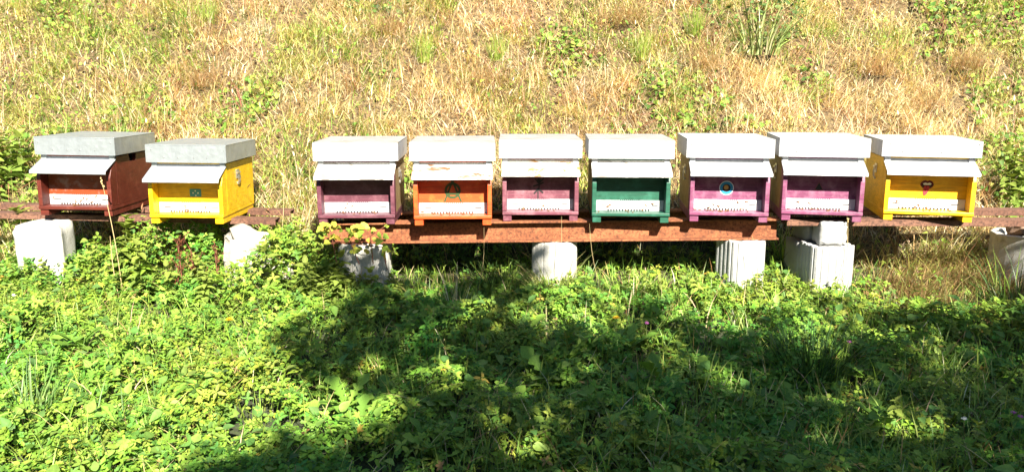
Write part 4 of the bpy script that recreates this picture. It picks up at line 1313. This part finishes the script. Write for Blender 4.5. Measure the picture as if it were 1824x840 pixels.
for a in ((412, 625, .16, 'dandelion', 'yellow dandelion flower in the sunny left meadow'), (1097, 622, .16, 'dandelion', 'yellow dandelion flower in the half shade below the green hive'),
          (1150, 632, .16, 'pink', 'pink clover flower right of the middle dandelion flower'), (1797, 800, .15, 'pink', 'upper of two pink clover flowers in the lower right corner'), (1809, 808, .15, 'pink', 'lower of two pink clover flowers in the lower right corner'),
          (1710, 812, .15, 'white', 'white clover flower in the lower right'), (1507, 672, .17, 'pink', 'pink clover flower beside the big tussock'), (31, 575, .15, 'white', 'white clover flower at the left edge')):
    flower(*a)

# ------------------------------------------------------------------ trees behind the camera, whose shade lies over the meadow
SHADE = np.array([(-700, 1300), (-250, 1150), (0, 1000), (200, 905), (330, 845), (440, 812), (560, 782), (690, 772), (738, 735), (735, 695), (640, 690), (540, 682), (503, 642), (520, 600), (600, 580), (720, 588), (800, 560), (850, 545), (930, 575), (1050, 570), (1150, 565),
                  (1300, 560), (1420, 556), (1540, 548), (1660, 560), (1745, 540), (1785, 460), (1900, 410), (2500, 400), (3500, 400), (3500, 4000), (-700, 4000)], float)
HOLES = [(1430, 600, 70, 34), (790, 668, 34, 32), (1012, 642, 44, 28), (1045, 745, 17, 30), (1150, 690, 26, 12), (1185, 600, 40, 18), (1300, 575, 60, 16), (640, 800, 24, 30), (925, 640, 30, 10)]
DARKS = [(640, 508, 95, 34), (840, 508, 105, 55), (1085, 535, 85, 20), (720, 560, 120, 26)]
def inside(px, py, poly):
    r_ = np.zeros(px.shape, bool)
    j = len(poly) - 1
    for i in range(len(poly)):
        (xi, yi), (xj, yj) = poly[i], poly[j]
        r_ ^= ((yi > py) != (yj > py)) & (px < (xj - xi) * (py - yi) / (yj - yi + 1e-9) + xi)
        j = i
    return r_
def crown_points(n, x0, x1, y0, y1):
    x = rng.uniform(x0, x1, n); y = rng.uniform(y0, y1, n)
    P = np.stack([x, y, H(x, y) + .08], 1)
    px, py = project(P)
    k = inside(px, py, SHADE) | (y < 1.7)
    dark = np.zeros(n, bool)
    for a, b, c, d in DARKS:
        dark |= ((px - a) / c) ** 2 + ((py - b) / d) ** 2 < 1
    k |= dark
    for a, b, c, d in HOLES:
        e = ((px - a) / c) ** 2 + ((py - b) / d) ** 2
        k &= ~((e < 1) & (rng.random(n) < .93))
    gap = vnoise(x * 4.2, y * 5, 5) * .4 + vnoise(x * 9.5, y * 11, 6) * .6
    k &= gap < np.where(py > 690, .67, .58)
    k &= dark | ~((rng.random(n) < .3) & (py < 590) & (y > 1.7))
    P = P[k]
    t = rng.uniform(5.6, 8.8, len(P))
    return P + np.array(SUN_DIR)[None] * t[:, None] + rng.normal(0, .03, (len(P), 3))
def shade_tree(name, base, pts, label):
    root = empty(name, base)
    b = np.array(base)
    top = np.array([pts[:, 0].mean(), pts[:, 1].mean(), pts[:, 2].min() + 1.0]) - b
    MB().tube([(0, 0, -.3), top * .35 + np.array([.1, 0, 0]), top * .7, top], [.24, .19, .15, .10], 10).build('trunk', M_BARK, root, smooth=True)
    for k in rng.choice(len(pts), 22, replace=False):
        e = pts[k] - b
        s_ = top * rng.uniform(.55, .98)
        MB().tube([s_, (s_ + e) / 2 + np.array([0, 0, .2]), e], [.05, .03, .01], 5).build('limb', M_BARK, root)
    m = len(pts)
    o = link('crown', np_mesh('crown', *stamp(PAIR, pts - b, rng.uniform(0, 6.28, m), rng.normal(-.2, .5, m), rng.uniform(.10, .17, m), pal([(.06, .11, .025), (.08, .14, .03), (.05, .09, .02)], m), rng.normal(0, .5, m)), M_LEAF), root)
    o['kind'] = 'stuff'
    tag(root, label, 'tree')
cpA = crown_points(30000, -3.2, 1.1, -.6, 4.6)
cpB = crown_points(31000, 1.1, 6.0, -.6, 5.0)
shade_tree('broadleaf_tree', (2.2, -3.4, float(H(2.2, -3.4))), cpA, 'broadleaf tree behind the viewer, its crown shading the middle of the meadow')
shade_tree('broadleaf_tree', (5.6, -3.0, float(H(5.6, -3.0))), cpB, 'broadleaf tree behind the viewer to the right, shading the right of the meadow')

# unseen trees added behind and beside the viewer to shut out low sky light
def sky_block_tree(x, y, h, label):
    root = empty('sky_block_tree', (x, y, float(H(x, y))))
    MB().tube([(0, 0, -.3), (.08, 0, h * .3), (.0, .1, h * .6), (.05, 0, h * .93)], [.2, .16, .11, .03], 8).build('trunk', M_BARK, root, smooth=True)
    for k in range(9):
        a, z = k * 2.4, h * (.25 + .065 * k)
        l = 1.7 * (1.1 - z / h * .6)
        MB().tube([(0, 0, z), (math.cos(a) * l * .5, math.sin(a) * l * .5, z + .35), (math.cos(a) * l, math.sin(a) * l, z + .5)], [.05, .03, .01], 5).build('limb', M_BARK, root)
    n = 3600
    c = rng.normal(0, 1, (46, 3)); c /= np.linalg.norm(c, axis=1)[:, None]
    c = c * np.array([1.9, 1.6, h * .42]) * rng.uniform(.5, 1, (46, 1)) + np.array([0, 0, h * .55])
    P = c[rng.integers(0, 46, n)] + rng.normal(0, .38, (n, 3))
    P = P[(P[:, 2] > .3) & (P[:, 2] < h)]; n = len(P)
    o = link('crown', np_mesh('crown', *stamp(PAIR, P, rng.uniform(0, 6.28, n), rng.normal(-.2, .6, n), rng.uniform(.26, .4, n), pal([(.05, .10, .022), (.07, .125, .028), (.04, .08, .02)], n), rng.normal(0, .6, n)), M_LEAF), root)
    o['kind'] = 'stuff'
    tag(root, label, 'tree', 'trees added around the view to block low sky')
for i in range(8):
    sky_block_tree(-12.5 + 3.5 * i + rng.normal(0, .3), -8.6 + rng.normal(0, .4), 7.2 + (i > 4) * 1.0 + rng.normal(0, .2), 'broadleaf tree in the row added behind the viewer to block low sky')
for (x, y, h, w) in ((-13, -2, 9, 'left, nearest'), (-12.5, 3, 9, 'left, beside the meadow'), (12.5, 1, 9, 'right, beside the meadow'), (13, 6, 9, 'right, by the slope')):
    sky_block_tree(x, y, h, 'broadleaf tree added to block low sky at the ' + w)
